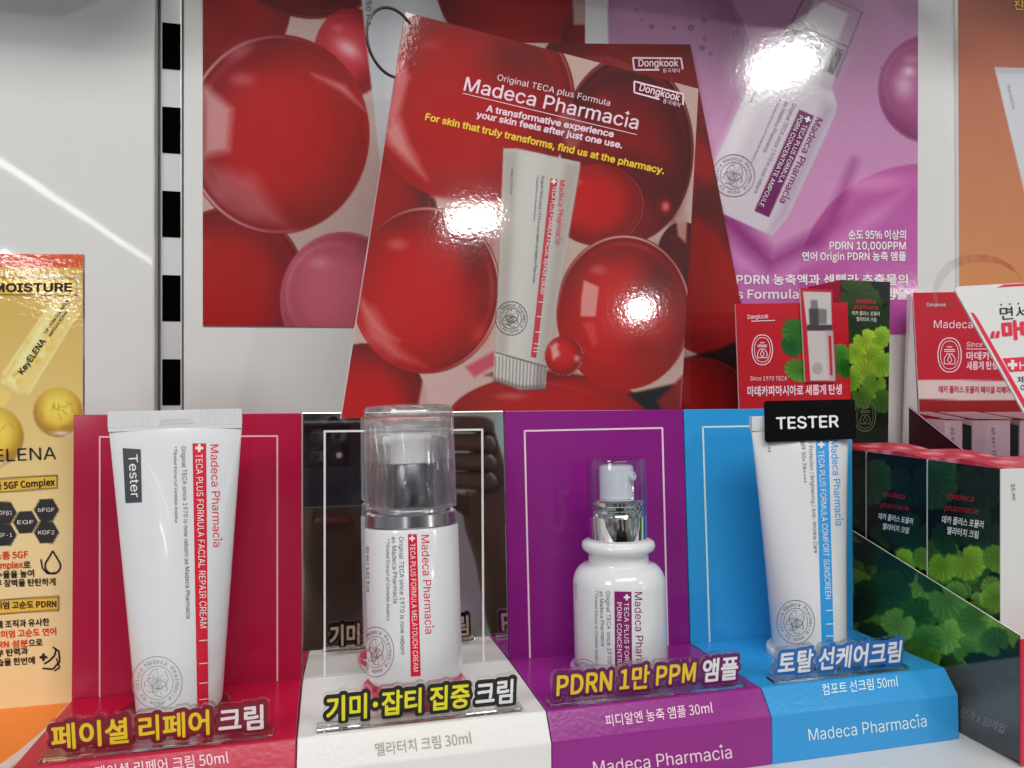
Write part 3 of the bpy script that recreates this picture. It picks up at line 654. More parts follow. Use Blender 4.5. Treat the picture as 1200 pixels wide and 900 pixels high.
I = Ink(); I.text('Original TECA since 1970 is now reborn as Madeca Pharmacia', (634.5, 206), (624, 331), 3.2); I.text('*Titrated Extract of Centella Asiatica', (629, 205), (625, 258), 2.2); I.text('50ml / 1.69 fl.oz', (599, 198), (597.5, 228), 2.4); I.seal(599, 373, 20, .95, .8, .3); I.build('lettering', M_grey_ink, fp, fm)
# binder ring
pc = fm(462, 52, .002); ring = []
for k in range(40):
    a = 2 * math.pi * k / 40; q = Vector((math.cos(a) * .0165, 0, math.sin(a) * .0185)); q = Matrix.Rotation(R_(28), 3, 'Z') @ q; ring.append(pc + q + Vector((-.001, .001, 0)))
MB().tube(ring, .0008, 8, close=True).build('binder_ring', M_steel, bd)

# ================================================================== the display stand
ds = thing('display_stand', (.085, .335, 0), 'stepped tester stand with crimson, mirrored, purple and blue bays in a row', 'display stand')
TOPS = [(85.5, 487), (354, 484), (590.5, 482), (801, 480.5), (999, 478)]; BOTS = [(84, 822), (354, 797.5), (597, 774), (808.5, 756.5), (999, 739)]
c_crim, c_pur, c_blu = rgb(158, 22, 58), rgb(124, 26, 116), rgb(44, 144, 203)
gl = dict(rough=.12, mottle=.06, ripple=.00006, rscale=14)
MP = [mat('crimson_panel', c_crim, **gl), mat('mirror', (.80, .80, .80, 1), .03, metal=1), mat('purple_panel', c_pur, **gl), mat('blue_panel', c_blu, **gl)]
gd = dict(rough=.2, mottle=.08, ripple=.00006, rscale=500)
MD = [mat('crimson_step', rgb(172, 20, 56), **gd), mat('white_step', (.79, .775, .76, 1), **gd), mat('purple_step', rgb(132, 34, 122), **gd), mat('blue_step', rgb(46, 140, 200), **gd)]
NM = ['crimson', 'mirrored', 'purple', 'blue']; panels = []
CRX = [-.1186, -.0166, .0880, .1930, .2966]
for k in range(4):
    e_ = .6
    pts = [pmap(TOPS[k][0] + e_, TOPS[k][1]), pmap(TOPS[k + 1][0] - e_, TOPS[k + 1][1]), pmap(BOTS[k + 1][0] - e_, BOTS[k + 1][1]), pmap(BOTS[k][0] + e_, BOTS[k][1])]
    for q in (0, 1): pts[q].z = .1607; pts[q].y = .366 + (.1607 - DECK) * math.tan(LEAN)
    for q in (2, 3): pts[q].z = .012; pts[q].y = .366 + (.012 - DECK) * math.tan(LEAN)
    o = MB().slab(pts, -PN, .0028).build('mirror_panel' if k == 1 else 'back_panel', MP[k], ds, bevel=.0003); o['label'] = NM[k] + ' back panel with a thin pale frame line'; panels.append(o)
    xl0, xr0 = pts[3].x, pts[2].x
    prof = [(.3655, .0), (.3655, DECK), (.3045, DECK), (.2970, .0217), (.2965, .0)]
    g = .0002
    a = [Vector((xl0 + (CRX[k] - xl0) * (.3655 - y) / .061 + g, y, z)) for y, z in prof]; b = [Vector((xr0 + (CRX[k + 1] - xr0) * (.3655 - y) / .061 - g, y, z)) for y, z in prof]
    o = MB().hexa(a, b).build('step', MD[k], ds, bevel=.0005); o['label'] = ['crimson', 'white', 'purple', 'blue'][k] + ' step with sloping front lip'; panels.append(o)
fr = Ink(); fr.line((117, 845), (117, 512), 2); fr.line((116, 512), (326, 511), 2); fr.line((325, 511), (325, 800), 2); fr.build('frame_line', mat('frame_pink', rgb(226, 160, 170), .4), panels[0], pmap, .0002)
fr = Ink(); fr.line((380.5, 794), (380.5, 505), 2.4); fr.line((379.5, 505.5), (566, 503.5), 2.4); fr.line((565, 503), (566.5, 778), 2.4); fr.build('frame_line', M_white_ink, panels[2], pmap, .0003)
fr = Ink(); fr.line((621, 771), (614.7, 505), 2); fr.line((614, 505), (776.5, 501.5), 2); fr.line((776, 501.5), (782.5, 758), 2); fr.build('frame_line', M_pink_ink, panels[4], pmap, .0002)
fr = Ink(); fr.line((831.5, 753), (823.5, 500.5), 2); fr.line((823, 500.5), (985, 497.5), 2); fr.line((984, 498), (986, 740), 2); fr.build('frame_line', M_blue_pale, panels[6], pmap, .0002)
bevm = plane_map((0, .30075, (DECK + .0217) / 2), (0, -(DECK - .0217), .0075)); frm = plane_map((0, .29675, .01), (0, -1, .023))
for k, t, P0, P1, h, b, m in ((1, '페이셜 리페어 크림 50ml', (112, 912), (268, 894), 12.5, 0, M_pink_ink), (3, '멜라터치 크림 30ml', (441, 885), (553, 871), 12.5, 0, mat('beige_ink', rgb(150, 142, 132), .5)),
                              (5, '피디알엔 농축 앰플 30ml', (710, 851), (835, 835), 11.5, 0, M_pink_ink), (7, '컴포트 선크림 50ml', (964, 814), (1052, 804), 11, 0, M_blue_pale)):
    I = Ink(); I.text(t, P0, P1, h, .03); I.build('lettering', m, panels[k], bevm, .0003)
for k, P0, P1, h, m in ((5, (696, 907), (858, 888), 15, M_pink_ink), (7, (948, 868), (1086, 851), 14, M_blue_pale)):
    I = Ink(); I.brand(P0, P1, h, .02); I.build('lettering', m, panels[k], frm, .0003)
# round seats in the deck
seat_m = [M_clear, mat('pink_seat', rgb(205, 60, 90), .3), mat('lilac_seat', rgb(190, 150, 190), .3), mat('white_seat', (.75, .76, .78, 1), .3)]
SEATS = [(-.0690, .340, .0225), (.0345, .340, .0245), (.1359, .338, .0248), (.2425, .338, .0215)]
for k, (x, y, r) in enumerate(SEATS):
    MB().lathe([(0, DECK + .0001), (r, DECK + .0001), (r, DECK + .0022), (r - .0006, DECK + .0028), (0, DECK + .0028)], Matrix.Translation((x, y, 0)), 48).build('seat_ring', seat_m[0] if k == 0 else seat_m[k], ds, angle=.6)
BASE = DECK + .0030

# ================================================================== testers
def frame_of(x, y, z, lean, tilt): return Matrix.Translation((x, y, z)) @ Matrix.Rotation(-R_(lean), 4, 'X') @ Matrix.Rotation(R_(tilt), 4, 'Y')
def local_ray(M, px, py):
    Mi = M.inverted(); o = Mi @ CAMP; d = (Mi.to_3x3() @ ray(px, py)); return o, d
def cyl_map(M, rad):
    def f(px, py, off=0.0):
        o, d = local_ray(M, px, py); R = rad + off; a = d.x ** 2 + d.y ** 2; b = o.x * d.x + o.y * d.y; c = o.x ** 2 + o.y ** 2 - R * R; D = b * b - a * c
        if D < 0: D = 0
        return M @ (o + d * ((-b - math.sqrt(D)) / a))
    f.n = Vector((0, -1, 0)); return f
# ---- squeeze tubes
class Tube:
    def __init__(s, M, r0, a1, H, crimp):
        s.M = M; s.r0 = r0; s.a1 = a1; s.H = H; s.crimp = crimp; s.hb = H - crimp
    def ab(s, z):
        t = min(1, max(0, z / s.hb)); a = s.r0 + (s.a1 - s.r0) * t; b = s.r0 * (1 - t) ** .72 * (1 + .10 * t) + .0011; return a, b
    def map(s):
        def f(px, py, off=0.0):
            o, d = local_ray(s.M, px, py); lo, hi = (-.03 - o.y) / d.y, (0.0 - o.y) / d.y
            for _ in range(26):
                t = (lo + hi) / 2; p = o + d * t; a, b = s.ab(p.z); y = -b * math.sqrt(max(0.0, 1 - (p.x / a) ** 2)) - off
                if p.y > y: hi = t
                else: lo = t
            return s.M @ Vector((p.x, y, p.z))
        f.n = Vector((0, -1, 0)); return f
    def body(s, name, m, parent):
        mb = MB(); N = 132; rows = [0, .0004, .0012] + list(np.linspace(.003, s.hb, 26)); vs = []; fs = []
        for i, z in enumerate(rows):
            a, b = s.ab(z); k = {0: .955, 1: .985}.get(i, 1)
            for j in range(N): an = 2 * math.pi * j / N; vs.append(s.M @ Vector((a * k * math.cos(an), b * k * math.sin(an), z)))
        for i in range(len(rows) - 1):
            for j in range(N): q = (j + 1) % N; fs.append((i * N + j, i * N + q, (i + 1) * N + q, (i + 1) * N + j))
        fs.append(tuple(range(N - 1, -1, -1))); mb.add(vs, fs, 0, True)
        o = mb.build(name, m, parent)
        cm = MB(); n = 150; vs = []; fs = []                     # ribbed crimp seal
        zs = [s.hb - .0006, s.hb + .0006, s.hb + .0014, s.H - .0004, s.H]
        for zi, z in enumerate(zs):
            for side in (-1, 1):
                for j in range(n + 1):
                    u = j / n * 2 - 1; rib = .00022 if (j % 3 == 0 and zi in (2, 3)) else 0; ctr = .00018 if abs(u) < .36 and zi in (2, 3) else 0
                    vs.append(s.M @ Vector((s.a1 * u * (1.004 if zi > 1 else 1), side * (.0011 + (0 if ctr else rib) + ctr * .6), z)))
        W = n + 1
        for zi in range(len(zs) - 1):
            for sd in (0, 1):
                o0 = (zi * 2 + sd) * W; o1 = ((zi + 1) * 2 + sd) * W
                for j in range(n): fs.append((o0 + j, o0 + j + 1, o1 + j + 1, o1 + j))
            for j in (0, n): fs.append((zi * 2 * W + j, (zi * 2 + 1) * W + j, ((zi + 1) * 2 + 1) * W + j, (zi + 1) * 2 * W + j))
        L = len(zs) - 1
        for j in range(n): fs.append((L * 2 * W + j, L * 2 * W + j + 1, (L * 2 + 1) * W + j + 1, (L * 2 + 1) * W + j))
        cm.add(vs, fs); cm.build('crimp_seal', m, parent)
        return o
# 1: repair cream
M1 = frame_of(-.0672, .340, BASE, 2.2, -1.1); T1 = Tube(M1, .0170, .0271, .1283, .0080); tm = T1.map()
t1 = thing('cream_tube', (-.069, .340, BASE), 'white cream tube with a red stripe and a grey Tester sticker on the crimson bay', 'cream tube')
b1 = T1.body('tube_body', M_tube, t1)
I = Ink(); I.quad((225.5, 519.5), (241.5, 519.5), (244.5, 846), (231.5, 846), 3, 40); I.build('stripe', M_red_ink, b1, tm, .00015)
I = Ink(); I.text('TECA PLUS FORMULA FACIAL REPAIR CREAM', (229.3, 532), (234.6, 736), 7.8); I.plus(233.5, 525, 4.6)
for yk in (750, 777, 800, 819, 838): I.line((233.5, yk + 1), (243.5, yk), 1)
I.build('lettering', M_white_ink, b1, tm, .0003)
I = Ink(); I.brand((246.5, 521), (250, 641), 9.5, .012); I.build('lettering', M_crimson, b1, tm, .00015)
I = Ink(); I.text('Original TECA\u02b3 since 1970 is now reborn as Madeca Pharmacia'.replace('\u02b3', ''), (212.5, 523), (218.5, 725), 5.2); I.text('*Titrated Extract of Centella Asiatica', (203.5, 523), (205, 612), 3.6, slant=.2); I.build('lettering', M_grey_ink, b1, tm, .00015)
I = Ink(); I.seal(184, 800, 31, .96, .8, .5); I.build('seal_print', mat('silver_foil', (.60, .62, .60, 1), .25, metal=.6), b1, tm, .00015)
I = Ink(); I.quad((143.6, 525), (164.8, 526.5), (166.2, 588.5), (147, 589.6), 6, 10); st = I.build('tester_sticker', mat('sticker_grey', rgb(62, 64, 68), .3), t1, tm, .0002)
I = Ink(); I.text('Tester', (150.5, 533), (153.5, 583), 10.5, .03); I.build('lettering', M_white_ink, st, tm, .0004)
cr_ = Tube(M1, .0189, .0295, .1283, .008)
cmap = plane_map(M1 @ Vector((0, -.0014, .125)), M1.to_3x3() @ Vector((0, -1, 0)))
I = Ink(); I.text('250034', (186, 497), (227, 496), 6.5); I.build('date_emboss', M_tube, t1, cmap, .0002)
# 2: airless pump bottle
B2 = BASE + .0022; M2 = frame_of(.0345, .339, B2, 4.6, -1.0)
t2 = thing('pump_bottle', (.0345, .339, B2), 'white airless pump bottle with a tall clear cap in front of the mirror panel', 'pump bottle')
R2 = .0220; hb2 = .0715
prof = [(0, 0), (R2 - .006, .0), (R2 - .004, .0003), (R2 - .0018, .0013), (R2 - .0005, .003), (R2, .0052), (R2, hb2 - .0012), (R2 - .0004, hb2 - .0003), (R2 - .0012, hb2), (0, hb2)]
b2 = MB().lathe(prof, M2, 96).build('bottle_body', M_bottle, t2, angle=.7)
MB().lathe([(0, hb2), (R2 - .0006, hb2 + .0001), (R2 - .0003, hb2 + .0006), (R2 - .0007, hb2 + .0056), (R2 - .0014, hb2 + .0064), (R2 - .0022, hb2 + .0066), (R2 - .0026, hb2 + .0086), (R2 - .0034, hb2 + .0092), (0, hb2 + .0092)], M2, 96).build('silver_collar', M_satin, t2, angle=.6)
z0 = hb2 + .0093
MB().lathe([(0, z0), (.0113, z0), (.0113, z0 + .0186), (.0109, z0 + .0192), (.0104, z0 + .0194), (0, z0 + .0194)], M2, 64).build('pump_stem', mat('dark_satin_metal', (.20, .20, .22, 1), .22, metal=.9), t2, angle=.6)
hd = MB(); hd.lathe([(0, z0 + .0196), (.0094, z0 + .0196), (.0094, z0 + .028), (.0103, z0 + .0300), (.0106, z0 + .0316), (.0104, z0 + .0328), (.0088, z0 + .0336), (0, z0 + .0338)], M2, 64)
hd.lathe([(0, 0), (.0024, 0), (.0024, .0042), (.0017, .0042), (.0015, .003), (0, .003)], M2 @ Matrix.Translation((-.0085, -.002, z0 + .0300)) @ Matrix.Rotation(R_(-80), 4, 'Y'), 20)
hd.build('pump_head', mat('pump_white', (.88, .88, .89, 1), .25), t2, angle=.6)
ct = z0 + .0465
MB().lathe([(.0216, z0 - .0012), (.0213, ct - .0060), (.0209, ct - .0012), (.0203, ct - .0003), (.0194, ct), (.0001, ct), (.0001, ct - .0050), (.0166, ct - .0050), (.0182, ct - .0060), (.0187, ct - .0080), (.0196, z0 - .0012)], M2, 96, closed=True).build('clear_cap', M_cap, t2, angle=.7)
c2 = cyl_map(M2, R2)
I = Ink(); I.quad((478, 626), (488.5, 626), (493, 792), (481.5, 793), 4, 4); I.build('stripe', M_red_ink, b2, c2, .00012)
I = Ink(); I.text('TECA PLUS FORMULA MELATOUCH CREAM', (480.4, 637), (484.4, 787), 6.0); I.plus(483, 631, 3.4); I.build('lettering', M_white_ink, b2, c2, .00025)
I = Ink(); I.brand((493.5, 627), (498.5, 743), 9.4, .015); I.build('lettering', M_crimson, b2, c2, .00012)
I = Ink(); I.text('Original TECA\u02b3 since 1970 is now reborn'.replace('\u02b3', ''), (467.5, 629), (469.5, 767), 5.4); I.text('as Madeca Pharmacia', (459, 629), (461, 707), 5.2); I.text('*Titrated Extract of Centella Asiatica', (452.5, 631), (453, 727), 4.0, slant=.2)
I.text('30 ml / 1.01 fl.oz', (428.8, 640), (429.6, 694), 3.4, .04); I.build('lettering', M_grey_ink, b2, c2, .00012)
I = Ink(); I.seal(440, 764, 29.5, .74, .8, .4); I.build('seal_print', mat('copper_print', rgb(126, 66, 70), .4), b2, c2, .00012)
# 3: ampoule bottle
M3 = frame_of(.1362, .338, BASE, 2.5, -.5)
t3 = thing('ampoule_bottle', (.1362, .338, BASE), 'small white round shouldered bottle with chrome collar and low clear cap on the purple bay', 'ampoule bottle')
R3 = .0229; Z = BASE; f = lambda z: z - BASE
prof = [(0, 0), (R3 - .004, 0), (R3 - .001, .001), (R3, .004), (R3, f(.0760))]
for k in range(1, 9): a = k / 8 * math.pi / 2; prof.append((R3 - .0076 + .0076 * math.cos(a), f(.0760) + .0098 * math.sin(a)))
prof += [(.0150, f(.0862)), (.0148, f(.0885)), (.0149, f(.0910)), (.0160, f(.0917)), (.0177, f(.0927)), (.0183, f(.0946)), (.0178, f(.0964)), (.0162, f(.0974)), (.0146, f(.0978)), (0, f(.0978))]
b3 = MB().lathe(prof, M3, 96).build('bottle_body', M_bottle, t3)
MB().lathe([(0, f(.0978)), (.0143, f(.0980)), (.0145, f(.0986)), (.0145, f(.1094)), (.0141, f(.1100)), (.0134, f(.1102)), (.0130, f(.1110)), (.0140, f(.1116)), (.0141, f(.1126)), (.0130, f(.1132)), (.0129, f(.1146)), (.0140, f(.1152)), (.0141, f(.1168)), (.0132, f(.1178)), (0, f(.1180))], M3, 72).build('chrome_collar', M_chrome, t3, angle=.5)
hd = MB(); hd.lathe([(0, f(.1180)), (.0086, f(.1180)), (.0085, f(.1330)), (.0080, f(.1342)), (.0068, f(.1346)), (0, f(.1346))], M3, 48)
hd.lathe([(0, 0), (.0022, 0), (.0022, .0022), (.0012, .0024), (.0010, .0012), (0, .0012)], M3 @ Matrix.Translation((.0045, -.0068, f(.1290))) @ Matrix.Rotation(R_(74), 4, 'X') @ Matrix.Rotation(R_(30), 4, 'Y'), 18)
hd.build('pump_head', M_bottle, t3, angle=.6)
MB().lathe([(.0150, f(.1098)), (.0147, f(.1366)), (.0143, f(.1377)), (.0134, f(.1382)), (.0001, f(.1383)), (.0001, f(.1373)), (.0132, f(.1372)), (.0138, f(.1362)), (.0142, f(.1098))], M3, 72, closed=True).build('clear_cap', M_film, t3, angle=.6)
c3 = cyl_map(M3, R3)
I = Ink(); I.quad((720, 693), (740, 693.5), (741, 815), (721, 815), 6, 3); I.build('stripe', M_purple_ink, b3, c3, .00012)
I = Ink(); I.text('TECA PLUS FORMULA', (731.5, 706), (732, 800), 5.4); I.text('PDRN CONCENTRATE AMPOULE', (723, 706), (723.5, 835), 5.4); I.plus(734.5, 700, 3.6); I.build('lettering', M_white_ink, b3, c3, .00025)
I = Ink(); I.brand((743.5, 694), (746, 806), 9.0, .02); I.build('lettering', M_purple_ink, b3, c3, .00012)
I = Ink(); I.text('Original TECA since 1970 is now reborn', (710, 693), (713, 822), 5.0); I.text('as Madeca Pharmacia', (702.5, 693), (704.5, 757), 4.6); I.text('*Titrated Extract of Centella Asiatica', (697, 692), (697.5, 779), 3.6, slant=.2); I.text('30 ml / 1 fl.oz', (673.7, 684), (673.9, 702), 2.6); I.seal(684, 794, 22, .78, .7, .4); I.build('lettering', M_grey_ink, b3, c3, .00012)
# 4: sunscreen
M4 = frame_of(.2425, .338, BASE, 2.0, -1.0); T4 = Tube(M4, .0181, .0297, .1232, .0070); tm = T4.map()
t4 = thing('sunscreen_tube', (.2425, .338, BASE), 'white sunscreen tube with a blue stripe and a black TESTER sticker across its top', 'sunscreen tube')
b4 = T4.body('tube_body', M_tube, t4)
I = Ink(); I.quad((956, 512), (971, 512), (978, 790), (964, 790), 3, 40); I.build('stripe', M_blue_ink, b4, tm, .00015)
I = Ink(); I.text('TECA PLUS FORMULA COMFORT SUNSCREEN', (959, 528), (967.5, 702), 6.6); I.plus(962.5, 521, 4)
for yk in (715, 731, 745, 757): I.line((968, yk + .5), (976.5, yk), 1)
I.build('lettering', M_white_ink, b4, tm, .0003)
I = Ink(); I.brand((973.5, 516), (979.5, 616), 8.4, .015); I.build('lettering', M_blue_ink, b4, tm, .00015)
I = Ink(); I.text('UV Protection / Brightening / Anti-Wrinkle Care', (947.5, 512), (954, 648), 4.6); I.text('SPF 50+ PA++++', (938.5, 517), (942, 566), 4.6, .03); I.text('50 ml', (899.5, 514), (900, 530), 3.6); I.seal(932.5, 729, 26, .86, .8, .3); I.build('lettering', M_grey_ink, b4, tm, .00015)
smap = plane_map(M4 @ Vector((0, -.0040, .1135)), M4.to_3x3() @ Vector((0, -1, .16)))
q = [(895, 472), (897, 470), (999, 468), (1001, 470), (1003, 512), (1001, 514.5), (898, 518.5), (896, 516)]
sl = MB().slab([smap(*p_, 0.0006) for p_ in q], -smap.n, .0006).build('tester_sticker', mat('sticker_black', (.003, .003, .0035, 1), .16, spec=.14), t4, bevel=.0001)
I = Ink(); I.text('TESTER', (909, 503), (981, 500.5), 13.5, .045); I.build('lettering', M_white_ink, sl, smap, .0009)

# ================================================================== acrylic name tags standing along the lip
def dil_layers(s, gap=.12):
    res = 34; cov, org = raster(outlines(s), res, .62); return cov, org, res
def name_tag(label, parts, x0, x1, Y, cap, inks, m_out, zbase, boldness, out):
    """parts: [(string, ink index)]; the widths follow the strings"""
    full = ' '.join(p_[0] for p_ in parts); V, _ = glyphs(full); wd = V[:, 0].max()
    t = thing('name_tag', ((x0 + x1) / 2, Y, zbase), label, 'name tag', 'acrylic name tags along the stand')
    sx = (x1 - x0) / wd; tl_ = R_(-8)
    def mp(x, y, off=0.0): return Vector((x0 + x * sx, Y - off - (y * cap) * math.sin(tl_) * -1, zbase + .0016 + (y + .12) * cap * math.cos(tl_)))
    cov, org, res = dil_layers(full)
    big = dilate(cov, (out + .065) * res); V2, F2, B2_ = contour(big, res, org)
    y_low = V2[:, 1].min(); zmin = y_low
    def solid(name, V, Fc, B, m, par, front, back):
        n = len(V); vs = [mp(x, y, front) for x, y in V] + [mp(x, y, back) for x, y in V]
        fs = list(Fc) + [tuple(n + i for i in reversed(f_)) for f_ in Fc] + [(a, b, n + b, n + a) for a, b in B]
        return MB().add(vs, fs).build(name, m, par)
    bk = solid('clear_backing', V2, F2, B2_, M_tagclear, t, 0.0, -.0030)
    V2, F2, _ = contour(dilate(cov, out * res), res, org)
    me = Ink(); me.add(V2, F2); me.build('outline', m_out, t, mp, .00012)
    x = 0.0; pre = ''
    for s_, ink in parts:
        xo = glyphs(pre + s_[0])[0][:, 0].max() - glyphs(s_[0])[0][:, 0].max() if pre else 0
        c2_, o2, r2 = dil_layers(s_); V2, F2, _ = contour(dilate(c2_, boldness * r2), r2, o2, soft=.3)
        me = Ink(); me.add([(vx + xo, vy) for vx, vy in V2], F2); me.build('lettering', inks[ink], t, mp, .0003); me.build('rear_lettering', M_rear, t, mp, -.0032); pre += s_ + ' '
    MB().box(x0 - .004, x1 + .004, Y - .0035, Y + .0035, DECK + .0001, zbase + .0002).build('clear_foot', M_clear, t, bevel=.0004)
    return t
M_rear = mat('beige_rear_ink', rgb(206, 192, 160), .4); M_ty = mat('tag_yellow', rgb(226, 184, 32), .3); M_tw = mat('tag_white', (.84, .84, .85, 1), .3); M_tp = mat('tag_pink', rgb(248, 205, 212), .3)
ZB = DECK + .0014
name_tag('clear acrylic name tag with yellow and pale pink Korean letters outlined in dark red', [('페이셜 리페어', 0), ('크림', 1)], -.1062, -.0300, .3095, .0084, [M_ty, M_tp], mat('outline_maroon', rgb(112, 14, 34), .3), ZB, .055, .27)
name_tag('clear acrylic name tag with lemon and white Korean letters outlined in black', [('기미\uff65잡티 집중', 0), ('크림', 1)], -.0050, .0738, .3095, .0088, [mat('tag_lemon', rgb(214, 206, 34), .3), M_tw], mat('outline_black', (.01, .01, .008, 1), .3), ZB, .055, .26)
name_tag('clear acrylic name tag with yellow Latin and pale Korean letters outlined in purple', [('PDRN 1만 PPM', 0), ('앰플', 1)], .0942, .1830, .3095, .0092, [M_ty, mat('tag_lilac', rgb(232, 214, 236), .3)], mat('outline_purple', rgb(88, 12, 78), .3), ZB, .055, .25)
name_tag('clear acrylic name tag with white Korean letters outlined in blue', [('토탈', 0), ('선케어크림', 0)], .2050, .2735, .3095, .0092, [M_tw], mat('outline_blue', rgb(24, 96, 168), .3), ZB, .055, .25)

# ================================================================== yellow card on its orange base (left)
YC = .385; ym = plane_map((0, YC, 0), (0, -1, 0))
yc = thing('standing_card', (-.20, YC, .024), 'tall pale yellow standing card with ampoule pictures and black hexagons', 'standing card')
A = Art([(-75, 297), (97, 298), (97, 828), (-75, 846)], 110, 330, (214, 192, 132)); A.gain = 1.08; A.haze = .004
yy = np.clip((A.Y - 300) / 330, 0, 1)[..., None]; A.c = np.array((206, 168, 74)) * (1 - yy) + np.array((234, 214, 160)) * yy
A.poly([(-75, 290), (100, 290), (100, 314), (-75, 313)], (212, 80, 8), 1, .8)
A.poly([(-75, 325), (90, 326.5), (89, 346), (-75, 345)], (236, 190, 60), 1, .8); A.line((-75, 325.5), (90, 326.5), 1.2, (40, 30, 20)); A.line((-75, 345), (90, 346), 1.2, (40, 30, 20)); A.line((89.5, 326), (89.5, 346), 1.2, (40, 30, 20))
A.poly([(62, 352), (92, 366), (34, 462), (22, 462), (0, 448), (4, 436)], (232, 212, 130), .85, 4); A.poly([(60, 358), (70, 362), (16, 452), (8, 446)], (246, 234, 170), .8, 5)
A.line((92, 366), (34, 460), 1.6, (250, 240, 190), .7); A.line((62, 352), (4, 438), 1.6, (250, 240, 190), .7)
for k in range(60):
    t = RNG.random(); x, y = 70 - 50 * t + RNG.normal(0, 7), 366 + 80 * t + RNG.normal(0, 4); A.glow(x, y, 3.5, 3.5, (222, 176, 40) if k % 2 else (250, 240, 190), .5)
A.poly([(0, 452), (14, 462), (-30, 540), (-50, 530)], (236, 206, 110), .8, 5)
for (cx_, cy_, r) in ((68, 483, 29), (-8, 512, 36)):
    A.ball(cx_, cy_, r, r, (236, 214, 90), (220, 170, 50), (170, 110, 20), rim=(250, 240, 190), dirn=(0, -.3)); A.glow(cx_ + 4, cy_ + r * .85, r * .5, r * .12, (236, 230, 220), .9)
    for k in range(12):
        a, b = RNG.random() * 6.3, RNG.random() * 6.3; q1, q2 = RNG.random() * .75 * r, RNG.random() * .75 * r
        A.line((cx_ + q1 * math.cos(a), cy_ + q1 * math.sin(a)), (cx_ + q1 * math.cos(a) + 8 * math.cos(b), cy_ + q1 * math.sin(a) + 8 * math.sin(b)), 1, (176, 120, 30), .7)
for x0, x1, ya, yb in ((-75, 67, 558, 573), (-75, 69, 700, 716)):
    A.poly([(x0, ya + 8), (x1, ya - 1), (x1, yb - 1), (x0, yb + 9)], (232, 188, 66), 1, .8); A.line((x0, ya + 8), (x1, ya - 1), 1.2, (40, 34, 24)); A.line((x0, yb + 9), (x1, yb - 1), 1.2, (40, 34, 24)); A.line((x1, ya - 1), (x1, yb - 1), 1.2, (40, 34, 24))
for (hx, hy) in ((5, 601), (54.5, 597.5), (30, 612), (5, 627), (54.5, 624)): A.poly([(hx + 15 * math.cos(R_(60 * k)), hy + 15 * math.sin(R_(60 * k))) for k in range(6)], (44, 42, 44), 1, .8)
M_yc = mat('yellow_card_print', (1, 1, 1, 1), .4, coat=1, coat_rough=.05, attr=True, ripple=.00006, rscale=420)
cp = A.build('card_panel', M_yc, yc, ym, thick=.003, edge=(150, 140, 150))
I = Ink(); I.text('HYDRO MOISTURE', (-75, 342.3), (84, 341.3), 9.4, .07); I.text('KeyELENA', (27, 439), (54, 400), 7.0, .05); I.text('TOP - FORM DUAL REPAIR', (54, 392), (81, 353), 3.4, .04); I.text('AMPOULE SERUM', (59, 395), (79, 366), 3.2, .04)
I.text('KeyELENA', (-48, 543), (66, 538), 14.5, .02); I.text('엑소좀 5GF Complex', (-24, 575), (64, 568.5), 7.6, .06)
for t, y0, y1, xa_, xb_ in (('흡수율을 높여', 678, 675, -14, 40), ('피부 장벽을 탄탄하게', 687.5, 685, -14, 65), ('프리미엄 고순도 PDRN', 713.5, 711, -22, 66), ('인체 조직과 유사한', 736, 732, -12, 58), ('피부 탄력과', 770, 766, -12, 33), ('보습을 한번에', 780.5, 777, -12, 41)): I.text(t, (xa_, y0), (xb_, y1), 7.0, .055)
I.text('로', (28, 665.5), (36, 665), 7, .055); I.text('으로', (34, 757), (50, 756), 7, .055)
I.path([(62 + (9 * math.cos(u) if True else 0), 663 + 9 * math.sin(u)) for u in np.linspace(-.45, math.pi + .45, 18)] + [(62, 645.5)], 2, True); I.path([(48, 655), (50, 666), (56, 672), (66, 671)], 1.8)
I.path([(62, 758), (69, 763), (70, 775), (62, 784), (50, 783)], 2); I.path([(52, 778), (58, 774), (64, 768), (66, 760)], 2); I.plus(51, 770, 4.5); I.path([(66, 771), (70, 782), (64, 786)], 1.6)
I.build('lettering', M_black, cp, ym)
I = Ink(); I.text('엑소좀 5GF', (-16, 656), (33, 653), 7.4, .055); I.text('Complex', (-12, 667), (27, 665), 7.4, .055); I.text('프리미엄 고순도 연어', (-16, 748), (66, 743), 7.0, .055); I.text('PDRN 성분', (-16, 759.5), (33, 757), 7, .055); I.build('lettering', mat('brick_red_ink', rgb(200, 56, 34), .4), cp, ym)
I = Ink()
for t, hx, hy in (('TGFβ1', 5, 601), ('bFGF', 54.5, 597.5), ('EGF', 30, 612), ('IGF-1', 5, 627), ('KGF2', 54.5, 624)): I.text(t, (hx - 9.5, hy + 2.3), (hx + 9.5, hy + 2), 4.6)
I.build('lettering', M_white_ink, cp, ym)
ob = thing('orange_plinth', (-.2, .33, 0), 'orange plinth with a pale curved rim below the yellow card', 'plinth')
rimpts = [Vector((-.1200, .388, 0)), Vector((-.1202, .366, 0)), Vector((-.1215, .352, 0)), Vector((-.1235, .338, 0)), Vector((-.1275, .322, 0)), Vector((-.134, .307, 0)), Vector((-.144, .295, 0)), Vector((-.16, .286, 0)), Vector((-.30, .282, 0)), Vector((-.30, .388, 0))]
ctr = Vector((-.21, .345, 0))
MB().hexa([p_ + (ctr - p_).normalized() * .005 + Vector((0, 0, .0004)) for p_ in rimpts], [p_ + (ctr - p_).normalized() * .005 + Vector((0, 0, .0232)) for p_ in rimpts]).build('plate', mat('orange_laminate', rgb(240, 116, 30), .3, mottle=.06), ob, bevel=.0004)
n = len(rimpts); rim_o = rimpts; rim_i = [p_ + (ctr - p_).normalized() * .0049 for p_ in rimpts]
